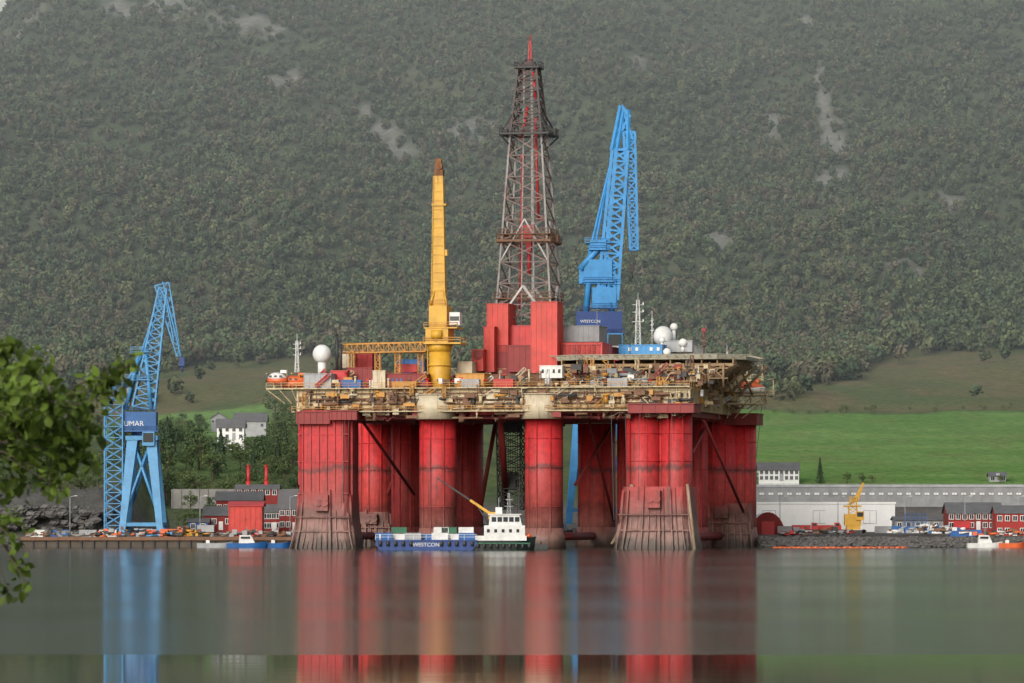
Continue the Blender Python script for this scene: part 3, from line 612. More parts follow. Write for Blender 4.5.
def mast(px,py0,py1,v,w,ma=m_white,lat=True,cross=True):
    a=Vector(R(px,py1,v));b_=Vector(R(px,py0,v));mb=M()
    if lat: mb.lattice(a,b_,w,w*.5,max(4,int((b_-a).length/1.3)),.07,side=(1,0,0))
    else: mb.tube(a,b_,w*.3,6)
    if cross:
        for t in (.55,.75,.9): c=a.lerp(b_,t);mb.tube(c-Vector((w*1.1,0,0)),c+Vector((w*1.1,0,0)),.07,4);mb.box(c.x+w*.9,c.x+w*1.1,c.y-.2,c.y+.2,c.z,c.z+.5)
    mb.tube(b_,b_+Vector((0,0,1.6)),.05,4);P('antenna_mast',mb,ma,rig)
mast(638,300,348,10,1.2,m_white);mast(297,341,372,-30,.8,m_white);mast(704,330,356,20,.4,m_dred,False,False);mast(727,352,376,20,.4,m_white,False,False);mast(652,318,346,12,.3,m_white,False,True);mast(597,312,340,6,.3,m_grey,False,False)
for px,py0 in ((365,338),(461,352),(404,350),(576,348),(630,330),(610,338)): mast(px,py0,372,-14,.35,m_dark,False,False)
for c,sz in ((R(704,330,20),(1,1,.8)),(R(478,354,-18.2),(2,.4,1.6))): mb=M();mb.cbox(c,sz);mb.cbox((c[0],c[1],c[2]-sz[2]*.6),(sz[0]*.5,sz[1]*.5,sz[2]*.3));P('signal_lamp',mb,m_dred,rig)
for (px0,px1,py,v,dv) in ((722,768,394,14,10),(715,760,403,12,10),(266,304,388,-34,9),(712,758,380,20,8)):
    a=R(px0,py,v);b_=R(px1,py,v);mb=M();mb.box(a[0],b_[0],v,v+dv,a[2]-.35,a[2]);mb.rail([(a[0],v,a[2]),(b_[0],v,a[2]),(b_[0],v+dv,a[2])],r=.07,step=1.6)
    for k in range(4): 
        x=a[0]+(b_[0]-a[0])*k/3;mb.tube((x,v+.3,a[2]-.3),((x+(Ru-1 if px0>500 else Lu+1))/2,v+2,a[2]-3.4),.14,5)
        mb.tube((x,v+dv*.8,a[2]),(x,v+dv*.8,a[2]+3.6),.15,5);mb.tube((x,v+dv*.8,a[2]+3.6),(x,v+.2,a[2]+3.2),.15,5)
    P('boat_station',mb,m_cream,rig)
def lifeboat(x,y,z,rot,lab,Ln=8.5,cm=m_orange,hm=m_orange):
    e=E('lifeboat',lab,'lifeboat',(x,y,z),rot,'enclosed lifeboats on the rig')
    mb=M();rg=[]
    for t in np.linspace(-1,1,13):
        b=1.5*max(.05,(1-abs(t)**3));k=1.3+.35*t*t
        rg.append([(t*Ln/2,-b,k),(t*Ln/2,-b*.85,.55),(t*Ln/2,0,.0+.5*t*t),(t*Ln/2,b*.85,.55),(t*Ln/2,b,k)])
    mb.loft(rg,smooth=True);P('hull',mb,hm,e)
    mb=M();rg=[]
    for t in np.linspace(-1,1,13):
        b=1.45*max(.04,(1-abs(t)**3));k=1.3+.35*t*t;h=1.5*max(.03,1-abs(t)**2.6)
        rg.append([(t*Ln/2*.98,b*math.cos(a),k+h*math.sin(a)) for a in np.linspace(math.pi,0,8)])
    mb.loft(rg,smooth=True);mb.box(Ln*.2,Ln*.2+1.4,-.6,.6,2.6,3.3);P('canopy',mb,cm,e)
    for dx in (-2.4,-1.2,0,1.2): 
        mb=M();mb.box(dx-.3,dx+.3,-1.46,-1.30,1.75,2.1);P('window',mb,m_glass,e)
    mb=M();mb.tube((-Ln/2,-.02,.9),(-Ln/2-.25,0,.9),.35,8);P('propeller_guard',mb,m_dark,e)
def rw(px,py,v):
    u,v_,z=R(px,py,v);return (X0+u*ct+v_*st,Y0-u*st+v_*ct,z)
x,y,z=rw(292,388,-31);lifeboat(x,y,z,-TH,'orange and white enclosed lifeboat hanging at the deck corner',7.6,m_orange,m_orange)
x,y,z=rw(746,394,17);lifeboat(x,y,z,-TH,'orange and white enclosed lifeboat on the end platform',8.5,m_orange,m_white)
x,y,z=rw(277,386,-33);lifeboat(x,y,z+.2,-TH,'small pink-orange rescue boat beside the deck corner',4.5,m_white,m_orange)
def cont_mesh(L_=6.1,W_=2.4,H_=2.6):
    mb=M();mb.box(-L_/2,L_/2,-W_/2,W_/2,.1,H_-.08)
    for s in(-1,1):
        for i in range(15): x=-L_/2+.4+i*(L_-.8)/14;mb.box(x-.1,x+.1,s*W_/2-.05 if s<0 else W_/2,s*W_/2 if s<0 else W_/2+.05,.25,H_-.25)
        for t in(-1,1): mb.box(s*L_/2-.12,s*L_/2+.12,t*W_/2-.12,t*W_/2+.12,0,H_)
        mb.box(-L_/2,L_/2,s*W_/2-.07,s*W_/2+.07,H_-.2,H_);mb.box(-L_/2,L_/2,s*W_/2-.07,s*W_/2+.07,0,.2)
    return mb
def cdoor():
    mb=M()
    for y0 in(-1.1,.04): mb.box(3.06,3.12,y0,y0+1.06,.22,2.4);mb.tube((3.16,y0+.3,.2),(3.16,y0+.3,2.4),.04,4);mb.tube((3.16,y0+.8,.2),(3.16,y0+.8,2.4),.04,4)
    return mb
CB={}
def container(loc,rot,ma,lab,grp,sc=1):
    k=ma.name
    if k not in CB:
        e=E('shipping_container',lab,'container',loc,rot,grp);P('box_body',cont_mesh(),ma,e);P('door',cdoor(),ma,e);CB[k]=e
        e.scale=(sc,)*3;return e
    c=copy_thing(CB[k],loc,rot,sc,lab);c['group']=grp;return c
cn={'white':m_white,'red':m_red,'blue':m_bblue,'green':m_green,'grey':m_lgrey,'yellow':m_yel}
for px,py,v,c in ((352,392,-34,'blue'),(408,371,-20,'red'),(470,388,-34,'grey'),(504,388,-34,'red'),(618,396,-34.5,'grey')):
    x,y,z=rw(px,py,v);container((x,y,max(z-.3,zt+.02)),-TH,cn[c],c+' offshore container on the rig deck','containers on the rig deck',.7)

# ------------------------------------------------------------------ portal cranes
def portal_crane(name,lab,cx,cy,zg,k,ma,mdk,S):
    pxc,pyg=S['pxc'],S['pyg']
    X=lambda px:(px-pxc)*k
    Z=lambda py:(pyg-py)*k
    e=E(name,lab,'crane',(cx,cy,zg))
    l0,l1,lt0,lt1,pt=S['legs']
    mb=M()
    for yb,yt in ((-7,-3),(7,3)):
        for a,b_ in ((l0,lt0),(l1,lt1)):
            rg=[]
            for t,w in ((0,.75),(.15,.75),(1,1.25)):
                x=X(a)+(X(b_)-X(a))*t;y=yb+(yt-yb)*t;z=Z(pt)*t;rg.append([(x-w,y-w*.8,z),(x+w,y-w*.8,z),(x+w,y+w*.8,z),(x-w,y+w*.8,z)])
            mb.loft(rg)
        mb.tube((X(l0),yb*.93,Z(pt)*.12),(X(l1),yb*.93,Z(pt)*.12),.6,4);mb.tube((X(l0)*.8+X(lt0)*.2,yb*.9,Z(pt)*.2),(X(lt1),yt,Z(pt)*.95),.35,6);mb.tube((X(l1)*.8+X(lt1)*.2,yb*.9,Z(pt)*.2),(X(lt0),yt,Z(pt)*.95),.35,6)
    for a in (l0,l1): mb.tube((X(a),-6.5,Z(pt)*.12),(X(a),6.5,Z(pt)*.12),.6,4)
    mb.box(X(lt0)-1.6,X(lt1)+1.6,-4.4,4.4,Z(pt)-1,Z(pt))
    P('portal_leg',mb,ma,e)
    for a in(l0,l1):
        for y in(-7,7):
            mb=M();mb.box(X(a)-2.2,X(a)+2.2,y-.5,y+.5,-.2,1.0)
            for d in(-1.5,-.5,.5,1.5): mb.tube((X(a)+d,y-.4,-.1),(X(a)+d,y+.4,-.1),.42,10)
            P('bogie',mb,m_dark,e)
    if 'stair' in S:
        a,b_,t=S['stair'];mb=M();mb.lattice(((X(a)+X(b_))/2,-2,0),((X(a)+X(b_))/2,-2,Z(t)),X(b_)-X(a),X(b_)-X(a),14,.2,side=(1,0,0),x=True,rb=.12)
        n=14
        for i in range(n):
            z=Z(t)*i/n;zz=Z(t)*(i+1)/n;x0,x1=(X(a),X(b_)) if i%2 else (X(b_),X(a));mb.tube((x0,-3.5,z),(x1,-3.5,zz),.28,4);mb.box(X(a),X(b_),-4.2,0,zz-.1,zz)
        P('stair_tower',mb,ma,e)
    h0,h1,hy0,hy1=S['house'];mb=M();mb.tube(((X(lt0)+X(lt1))/2,0,Z(pt)),((X(lt0)+X(lt1))/2,0,Z(hy1)),2.6,20);P('slewing_ring',mb,mdk,e)
    mb=M();mb.box(X(h0),X(h1),-3.4,3.6,Z(hy1),Z(hy0));mb.box(X(h0)-.5,X(h1)+.5,-3.9,4,Z(hy1)-.25,Z(hy1))
    mb.rail([(X(h0)-.5,-3.9,Z(hy1)),(X(h1)+.5,-3.9,Z(hy1))],r=.08);mb.rail([(X(h0),-3.4,Z(hy0)),(X(h1),-3.4,Z(hy0))],r=.08)
    hs=P('machinery_house',mb,S['hm'],e)
    text_part(S['txt'][0],S['txt'][1],S['txt'][4],hs,(X(S['txt'][2]),-3.45 ,Z(S['txt'][3])),(math.pi/2,0,0))
    c0,c1,cy0,cy1=S['cab'];mb=M();mb.m(0).box(X(c0),X(c1),-5.2,-3.0,Z(cy1),Z(cy0));mb.m(1).box(X(c0)+.2,X(c1)-.2,-5.27,-5.19,Z(cy1)+.8,Z(cy0)-.3);P('cab',mb,[ma,m_glass],e)
    for (a,b_,c,d) in S.get('boxes',[]):
        mb=M();mb.box(X(a),X(c),-2.6,2.6,Z(d),Z(b_));mb.box(X(a)-.3,X(c)+.3,-2.9,2.9,Z(d)-.15,Z(d));mb.rail([(X(a)-.3,-2.9,Z(d)),(X(c)+.3,-2.9,Z(d))],r=.08);P('winch_house',mb,ma,e)
    mb=M()
    for s in(-1,1):
        for (a,b_,c,d,w) in S['aframe']: mb.tube((X(a),s*2.2,Z(b_)),(X(c),s*1.3,Z(d)),w,6)
    for (a,b_,c,d,w) in S['aframe']:
        for t in(.2,.4,.6,.8): x=X(a)+(X(c)-X(a))*t;z=Z(b_)+(Z(d)-Z(b_))*t;y=2.2-.9*t;mb.tube((x,-y,z),(x,y,z),w*.5,5)
    for a,b_,w in S.get('plats',[]): mb.box(X(a)-w/2,X(a)+w/2,-2.6,2.6,Z(b_)-.15,Z(b_));mb.rail([(X(a)-w/2,-2.6,Z(b_)),(X(a)+w/2,-2.6,Z(b_))],r=.08)
    P('support_frame',mb,ma,e)
    a,b_,c,d,w0,w1,n=S['boom'];mb=M()
    mb.lattice((X(a),0,Z(b_)),(X(c),0,Z(d)),4.2,1.8,n,S['br'],side=(0,1,0),h0=w0,h1=w1,x=S.get('x',False),rb=S['br']*S.get('rk',.6))
    if 'spine' in S:
        a2,b2,c2,d2,r1,r2=S['spine']
        for s in(-1,1): mb.tube((X(a2),s*1.5,Z(b2)),(X(c2),s*.8,Z(d2)),r1,4,r2=r2)
    P('boom',mb,ma,e)
    a,b_,c,d,w0,w1,n=S['jib'];mb=M();mb.lattice((X(a),0,Z(b_)),(X(c),0,Z(d)),1.8,1.0,n,S['br']*.8,side=(0,1,0),h0=w0,h1=w1,x=S.get('x2',False))
    for (a2,b2,c2,d2,w) in S['ties']:
        for s in(-1,1): mb.tube((X(a2),s*.9,Z(b2)),(X(c2),s*.9,Z(d2)),w,5)
    P('jib',mb,ma,e)
    mb=M()
    a,b_=S['hook']; 
    for s in(-.5,.5): mb.tube((X(c)+s,0,Z(d)),(X(a)+s*.6,0,Z(b_)+2),.07,4)
    mb.box(X(a)-.6,X(a)+.6,-.4,.4,Z(b_),Z(b_)+2);mb.tube((X(a),0,Z(b_)),(X(a)+.2,0,Z(b_)-1.4),.25,6,r2=.15);P('hook_block',mb,S['hookm'],e)
    if 'cw' in S:
        a,b_,c,d=S['cw'];mb=M();mb.box(X(a),X(c),-2.2,2.2,Z(d),Z(b_));P('counterweight',mb,S['cwm'],e)
    return e
Yb=1105.;kb=Yb/F
c_=W(600,535,Yb)
portal_crane('portal_crane','tall bright blue portal crane standing on the quay behind the rig',c_.x,Yb,3.0,kb,m_blue2,m_navy,dict(pxc=600,pyg=512+5*F/Yb,
  legs=(568,628,584,614,345),house=(576,622,312,334),hm=m_navy,txt=('WESTCON',1.0,590,322,m_white),cab=(607,622,334,350),boxes=[(584,260,612,282),(592,288,616,308),(590,240,606,250)],
  aframe=[(586,312,592,243,.75),(612,312,604,243,.6),(582,282,612,282,.5),(580,270,606,240,.8),(616,305,614,262,.5)],plats=[(597,243,6),(602,284,9)],
  boom=(607,300,620,150,5.0,3.8,13),br=.52,rk=.68,spine=(602,300,616,150,.85,.6),x=True,x2=True,jib=(629,132,634,250,2.8,1.8,12),ties=[(592,243,614,150,.35),(596,243,620,112,.3),(612,150,621,106,.6),(628,150,628,110,.6),(621,106,630,118,.6),(621,106,633,140,.4),(618,130,628,130,.4),(616,142,628,118,.35),(620,118,629,140,.4),(615,150,627,150,.5),(617,150,624,108,.5)],
  hook=(632,272),hookm=m_dark,cw=(579,266,589,284),cwm=m_blue2))
Yl=1062.;kl=Yl/F;c_=W(146,540,Yl)
portal_crane('portal_crane','light blue lattice-boom portal crane on the quay beside red warehouses',c_.x,Yl,2.3,kl,m_blue,m_navy,dict(pxc=146,pyg=512+5.7*F/Yl,
  legs=(124,163,134,152,436),stair=(106,124,383),house=(122,157,412,431),hm=mat('crane_house_blue',(.02,.10,.28),.5,.1),txt=('UMAR',1.7,135,424,m_white),cab=(144,156,432,446),
  aframe=[(126,410,140,352,.5),(152,410,146,352,.5),(118,400,142,356,.3)],plats=[(142,352,5),(138,380,7)],
  boom=(144,408,163,288,5.2,1.8,13),br=.26,x=True,jib=(162,284,179,356,3.4,.9,9),ties=[(142,352,158,300,.2),(163,282,181,356,.2),(146,352,164,290,.15),(166,300,174,340,.2)],
  hook=(182,366),hookm=m_navy,cw=(122,388,130,406),cwm=m_lgrey))

# ------------------------------------------------------------------ vessels
def hullm(Ln,B,zt_,stern=.9,n=14,sheer=1.0):
    mb=M();rg=[]
    for i in range(n+1):
        t=i/n;x=-Ln/2+Ln*t;bb=B/2*(min(1,stern+(1-stern)*t*6) if t<.5 else max(.03,1-((t-.62)/.38)**2.2) if t>.62 else 1)
        z=zt_+sheer*max(0,t-.6)**2*6
        rg.append([(x,-bb,z),(x-(.4*t),-bb*.9,.0),(x-t*1.2,0,-1.2),(x-(.4*t),bb*.9,.0),(x,bb,z)])
    mb.loft(rg,smooth=False);return mb
Yv=958.
b0=W(376,550,Yv).x;b1=W(477,550,Yv).x;Lb=b1-b0
e=E('work_barge','long blue flat work barge moored against the rig columns','barge',((b0+b1)/2,Yv,0),0)
mb=M();rg=[]
for x,zb in ((-Lb/2,1.1),(-Lb/2+1.5,-.6),(Lb/2-1.5,-.6),(Lb/2,1.1)): rg.append([(x,-4,zb),(x,4,zb),(x,4,2.1),(x,-4,2.1)])
mb.loft(rg);mb.box(-Lb/2,Lb/2,-4.12,4.12,1.85,2.15)
P('hull',mb,m_navy,e)
for i in range(13): 
    x=-Lb/2+1+i*(Lb-2)/12
    if abs(x)<3.2: continue
    mb=M();mb.tube((x,-4.25,.9),(x,-4.25,1.9),.35,10);P('fender',mb,m_dark,e)
mb=M();mb.rail([(-Lb/2,-3.9,2.15),(Lb/2,-3.9,2.15)],h=1.1,r=.05);mb.tube((-Lb/2+1,-3.9,2.1),(-Lb/2+1,-3.9,3.4),.2,8);P('railing',mb,m_white,e)
text_part('WESTCON',1.15,m_white,e,(0,-4.06,1.1),(math.pi/2,0,0))
for i,(px,c) in enumerate(((384,'blue'),(399,'white'),(413,'grey'),(427,'blue'),(440,'white'),(453,'white'),(467,'blue'))):
    container(((W(px,540,Yv).x),Yv+(.8 if i%2 else -.6),2.17),0,cn[c],c+' container standing on the blue barge','containers on the work barge',.47 if i%2 else .55)
for px,c in ((399,'green'),(441,'white'),(466,'white'),(449,'green')):
    container(((W(px,540,Yv).x),Yv+1.6,3.5),0,cn[c],c+' container stacked on the blue barge','containers on the work barge',.5)
w0=W(474,550,Yv).x;w1=W(536,550,Yv).x;Lw=w1-w0
e=E('work_boat','white-topped work boat with black hull moored beside the rig','boat',((w0+w1)/2,Yv-1,0),0)
P('hull',hullm(Lw,5.4,2.3,sheer=.6),m_hull,e)
mb=M();mb.m(0).box(-Lw/2+.3,Lw/2-2,-2.72,-2.6,2.0,3.0);mb.box(-Lw/2+.3,Lw/2-2,2.6,2.72,2.0,3.0);mb.m(1).box(-Lw/2+.1,Lw/2-1.2,-2.9,-2.7,1.3,1.55);P('bulwark',mb,[m_white,m_green],e)
mb=M();mb.box(-4.4,4.2,-2.2,2.2,2.3,5.2);mb.loft([[(-3.4,-2.0,5.2),(3.6,-2.0,5.2),(3.6,2.0,5.2),(-3.4,2.0,5.2)],[(-3.2,-1.9,7.4),(3.0,-1.9,7.4),(3.0,1.9,7.4),(-3.2,1.9,7.4)]]);mb.box(-3.6,3.4,-2.2,2.2,7.4,7.6);mb.box(-2,-.6,-.5,.5,7.6,9);P('wheelhouse',mb,m_white,e)
for i in range(5):
    mb=M();x=-2.8+i*1.22;mb.box(x,x+.95,-2.04,-1.9,5.95,6.95);P('window',mb,m_glass,e)
for i in range(5):
    mb=M();x=-3.8+i*1.55;mb.box(x,x+.6,-2.26,-2.18,3.7,4.4);P('window',mb,m_glass,e)
mb=M();mb.lattice((.8,0,7.6),(.8,0,12),.8,.3,6,.06,side=(1,0,0));mb.tube((.2,0,10.6),(1.6,0,10.6),.12,5);mb.tube((-.1,0,9.2),(1.7,0,9.2),.08,5);mb.tube((-1.3,0,9),(-1.3,0,11),.08,5);P('mast',mb,m_lgrey,e)
for i in range(9): mb=M();x=-Lw/2+.8+i*1.35;mb.tube((x,-2.95,.4),(x,-2.95,1.4),.3,8);P('fender',mb,m_dark,e)
mb=M();mb.box(4.4,5.6,-.8,.8,2.3,3.4);mb.tube((4.6,-1,3),(5.4,-1,3),.4,10);P('winch',mb,m_orange,e)
mb=M();a=W(497,514,Yv);b_=W(437,478,Yv)
e2=E('knuckle_crane','yellow telescopic deck crane reaching over the barge','crane',(a.x-1,Yv,2.2));
mb.tube((0,0,0),(0,0,a.z-2.2),.55,12);mb.box(-.8,.8,-.7,.7,a.z-3.2,a.z-1.8);P('pedestal',mb,m_yel,e2)
mb=M();q=Vector((b_.x-a.x+1,0,b_.z-2.2));p=Vector((0,0,a.z-2.4));mid=p.lerp(q,.4);mb.m(0).tube(p,mid,.42,4,r2=.36);mb.m(1).tube(mid,p.lerp(q,.75),.28,4);mb.m(1).tube(p.lerp(q,.7),q,.2,4);mb.tube(Vector((0,0,2)),p.lerp(q,.25)-Vector((0,0,.3)),.18,6);mb.tube(q,q-Vector((0,0,2.5)),.04,4);P('boom',mb,[m_yel,m_dark],e2)
e=E('mooring_pontoon','small dark mooring pontoon with tyre fenders beside the work boat','pontoon',(W(541,548,Yv).x,Yv,0))
mb=M();mb.box(-1.3,1.3,-2.5,2.5,-.5,1.3);mb.tube((0,0,1.3),(0,0,1.8),.2,8);P('hull',mb,m_dark,e)
for x in(-.8,.2,1): mb=M();mb.tube((x,-2.7,.5),(x,-2.5,.5),.4,10);P('tyre_fender',mb,m_hull,e)
def small_boat(px,Y,Ln,hm,cm,lab,cab=True,rot=0):
    p=W(px,548,Y);e=E('motor_boat',lab,'boat',(p.x,Y,0),rot);P('hull',hullm(Ln,2.6,1.0,sheer=.5,n=10),hm,e)
    if cab:
        mb=M();mb.loft([[(-Ln*.2,-1,.9),(Ln*.2,-.9,1.1),(Ln*.2,.9,1.1),(-Ln*.2,1,.9)],[(-Ln*.18,-.9,2.8),(Ln*.1,-.8,2.8),(Ln*.1,.8,2.8),(-Ln*.18,.9,2.8)]]);P('cabin',mb,cm,e)
        mb=M();mb.box(-Ln*.15,Ln*.08,-1.0,-.86,2.0,2.5);P('window',mb,m_glass,e);mb=M();mb.tube((0,0,2.8),(0,0,4.8),.06,5);mb.tube((-.5,0,4),(.5,0,4),.05,4);P('mast',mb,m_lgrey,e)
    else:
        mb=M();mb.box(-Ln*.25,-Ln*.25+.8,-.5,.5,.9,1.7);P('console',mb,cm,e)
small_boat(215,1020,8,m_lgrey,m_white,'grey open work skiff lying along the quay',False)
small_boat(247,1020,9,m_bblue,m_white,'blue and white motor boat moored at the quay')
small_boat(278,1022,6,m_bblue,m_white,'small blue skiff moored near the red houses',False)
small_boat(985,1021,8,m_white,m_white,'white motor boat with wheelhouse moored at the rocky shore')
small_boat(1012,1021,6,m_orange,m_white,'orange rescue skiff by the shore',False)
# ------------------------------------------------------------------ quay and shore
mb=M();x0=W(22,540,1028).x;x1=W(300,540,1028).x
mb.m(0).box(x0,x1,1026,1040,-3,2.25)
mb.m(1)
for i in range(24):
    x=x0+(x1-x0)*i/23;mb.tube((x,1025.8,-2),(x,1025.8,1.6),.22,8)
mb.m(2).box(x0,x1,1025.4,1026.0,1.6,2.4)
o=P('quay',mb,[mat('dark_quay_stone',(.09,.075,.06),.9,.4),m_dark,m_rust],None);o['kind']='structure'
mb=M();mb.box(-52,57,1083,1090,-3,2.35)
for i in range(30): mb.tube((-51+i*3.7,1082.8,-2),(-51+i*3.7,1082.8,2),.3,6)
o=P('quay',mb,m_conc,None);o['kind']='structure'
g2=np.random.default_rng(5);mb=M()
def rock(mb,x,y,z,s,g):
    vs=[];n=6
    for j,(zz,rr) in enumerate(((-.4,.6),(0,1),(.45,.75))):
        for i in range(n): a=6.283*(i+.5*j)/n;r=s*rr*g.uniform(.7,1.2);vs.append((x+r*math.cos(a),y+r*math.sin(a),z+s*zz*g.uniform(.7,1.3)))
    fs=[(j*n+i,j*n+(i+1)%n,(j+1)*n+(i+1)%n,(j+1)*n+i) for j in range(2) for i in range(n)]+[tuple(2*n+i for i in range(n))]
    mb.add(vs,fs)
for i in range(1500):
    t=g2.uniform();x=g2.uniform(56,135) if g2.uniform()<.88 else g2.uniform(-135,-108);rock(mb,x,1027+5.5*t+g2.uniform(-.6,.6),.0+2.2*t,g2.uniform(.3,.95),g2)
for i in range(500): x=g2.uniform(-135,-88);rock(mb,x,g2.uniform(1066,1082),hz(x,1074)*g2.uniform(.3,1.05),g2.uniform(.6,1.9),g2)
o=P('riprap_rocks',mb,m_rock,None,label='heap of dark grey boulders along the shoreline');o['kind']='stuff';o['category']='rocks'
mb=M();pts=[(58,1012),(64,1009),(72,1008.5),(80,1010),(88,1013)]
for a,b_ in zip(pts[:-1],pts[1:]):
    for k in range(6):
        p=Vector((a[0]+(b_[0]-a[0])*k/6,a[1]+(b_[1]-a[1])*k/6,.1));q=Vector((a[0]+(b_[0]-a[0])*(k+1.02)/6,a[1]+(b_[1]-a[1])*(k+1.02)/6,.1));mb.tube(p,q,.22 if k%3 else .16,8)
o=P('floating_boom',mb,m_orange,None,label='orange floating oil boom lying on the water',cat='floating boom')

# ------------------------------------------------------------------ buildings
def house(name,lab,px0,px1,pyb,pye,pyr,Y,D,wm,rm,rows,cols_,wmats=(m_white,m_glass),gable=False,grp=None,flat=False,cat='building',door=True,rot=0,ribs=False,winwh=(.9,1.1)):
    a=W(px0,pyb,Y);b_=W(px1,pye,Y);cx=(a.x+b_.x)/2;w=b_.x-a.x;zb=a.z
    h=b_.z-zb;rh=W(0,pyr,Y).z-b_.z
    e=E(name,lab,cat,(cx,Y,zb),rot,grp)
    mb=M();mb.box(-w/2,w/2,0,D,-3,h)
    if ribs:
        for i in range(int(w/ribs)+1): x=-w/2+i*ribs;mb.box(x-.1,x+.1,-.12,.01,0,h)
    if not flat:
        if gable: mb.add([(-w/2,0,h),(w/2,0,h),(0,0,h+rh),(-w/2,D,h),(w/2,D,h),(0,D,h+rh)],[(0,1,2),(4,3,5)])
        else: mb.add([(-w/2,0,h),(-w/2,D,h),(-w/2,D/2,h+rh),(w/2,0,h),(w/2,D,h),(w/2,D/2,h+rh)],[(1,0,2),(3,4,5)])
    P('wall',mb,wm,e)
    mb=M();t=.18;ov=.4
    if flat: mb.box(-w/2-.2,w/2+.2,-.2,D+.2,h,h+max(.25,rh))
    elif gable:
        for s in(-1,1): mb.add([(s*(w/2+ov),-ov,h-ov*rh/(w/2)),(s*(w/2+ov),D+ov,h-ov*rh/(w/2)),(0,D+ov,h+rh),(0,-ov,h+rh)]+[(s*(w/2+ov),-ov,h-ov*rh/(w/2)+t),(s*(w/2+ov),D+ov,h-ov*rh/(w/2)+t),(0,D+ov,h+rh+t),(0,-ov,h+rh+t)],[(0,1,2,3),(7,6,5,4),(0,3,7,4),(1,5,6,2),(0,4,5,1)])
    else:
        for y0 in(-ov,D+ov): 
            zz=h-ov*rh/(D/2);mb.add([(-w/2-ov,y0,zz),(w/2+ov,y0,zz),(w/2+ov,D/2,h+rh),(-w/2-ov,D/2,h+rh),(-w/2-ov,y0,zz+t),(w/2+ov,y0,zz+t),(w/2+ov,D/2,h+rh+t),(-w/2-ov,D/2,h+rh+t)],[(0,1,2,3),(7,6,5,4),(0,4,5,1),(0,3,7,4),(1,5,6,2)])
    rf=P('roof',mb,rm,e)
    ww,wh=winwh
    for r in range(rows):
        for c in range(cols_):
            if door and r==0 and c==cols_//2 and cols_>2: continue
            x=-w/2+w*(c+.5)/cols_;z=h*(r+.58)/rows;mb=M();mb.box(x-ww/2-.14,x+ww/2+.14,-.1,.02,z-wh/2-.14,z+wh/2+.14);wf=P('window',mb,wmats[0],e)
            mb=M();mb.box(x-ww/2,x-.05,-.14,-.08,z-wh/2,z+wh/2);mb.box(x+.05,x+ww/2,-.14,-.08,z-wh/2,z+wh/2);P('glass',mb,wmats[1],wf)
    if door:
        x=-w/2+w*(cols_//2+.5)/max(1,cols_);mb=M();mb.box(x-.5,x+.5,-.08,.02,0,2.05);P('door',mb,wmats[0],e)
    return e,w,h,rh,D
house('warehouse','long low grey panelled warehouse along the foot of the field',748,1060,503,487,484.5,1162,22,mat('warehouse_grey',(.25,.255,.26),.7,.15),m_lgrey,1,34,(m_grey,m_white),flat=True,door=False,ribs=2.6,winwh=(1.2,.5))
house('industrial_hall','long white flat-roofed hall behind the yard',744,895,535,504,502,1112,16,m_hall,m_hall,1,3,(m_lgrey,m_hall),flat=True,door=False,ribs=4,winwh=(3,3))
house('farmhouse','white farmhouse with grey slate roof at the field edge',759,799,481,470,463,1196,8,m_hall,m_roof,2,8,(m_lgrey,m_glass),door=True,winwh=(.6,.8))
house('office_building','dark red timber office building with white windows on the waterfront',948,1002,530,513,503,1078,12,m_barn,m_roof,2,8,(m_white,m_glass))
house('boathouse','red gabled boathouse with white windows beside the shore',996,1034,538,513,506,1056,9,mat('boathouse_red',(.32,.03,.025),.8,.1),m_roof,2,5,(m_white,m_glass),gable=False)
house('workshop','low grey workshop behind the containers',895,950,532,520,517,1090,9,m_grey,m_roof,1,6,(m_white,m_glass),door=False)
p=W(768,535,1072);e=E('storage_tent','arched storage hall with dark red front beside the rig','building',(p.x,1072,p.z));r=3.9
mb=M();n=16;rg=[[(r*math.cos(t),y,5.3*math.sin(t)) for t in np.linspace(0,math.pi,n)] for y in(0,20)];mb.loft(rg,smooth=False,cap=True);P('canopy',mb,m_white,e)
mb=M();mb.add([(r*1.02*math.cos(t),-.06,5.4*math.sin(t)) for t in np.linspace(0,math.pi,n)],[tuple(range(n))]);P('front_wall',mb,m_barn,e)
mb=M();mb.box(-1.5,1.5,-.2,-.08,0,3.2);P('door',mb,m_red,e)
house('warehouse','plain bright red metal warehouse on the quay',229,262,538,506,502,1046,10,m_redbox,m_red,1,1,(m_dred,m_dred),gable=False,door=True,ribs=1.2,winwh=(.1,.1))
house('timber_house','dark red timber house with white windows and grey roof',279,304,531,508,490,1064,10,m_barn,m_roof,2,4,(m_white,m_glass))
house('timber_house','red timber building with white windows by the quay',262,281,531,512,505,1070,8,m_barn,m_roof,2,4,(m_white,m_glass))
house('timber_house','small red house with white windows and dark roof',204,231,530,515,507,1080,8,m_barn,m_roof,1,4,(m_white,m_glass))
house('timber_house','wide red building behind the quay warehouses',216,262,517,500,492,1105,9,m_barn,m_roof,1,7,(m_white,m_glass),door=False)
house('shed','low blue workshop shed near the blue crane',188,208,532,522,519,1075,6,m_bblue,m_roof,1,2,(m_white,m_glass))
e,w,h,rh,D=house('boiler_house','red boiler house with two red chimney stacks',236,278,497,489,485,1142,8,m_barn,m_roof,1,6,(m_white,m_glass),door=False)
for px in(247.5,265.5):
    x=(px-512)/F*1142-e.location.x;mb=M();mb.tube((x,4,h),(x,4,h+6),.42,12);mb.tube((x,4,h),(x,4,h+2),.6,12);mb.tube((x,4,h+5.7),(x,4,h+6.1),.5,12);P('chimney',mb,m_red,e)
mb=M();p=W(172,497,1148);q=W(305,489,1148);mb.box(p.x,q.x,1148,1149.5,p.z-3,q.z)
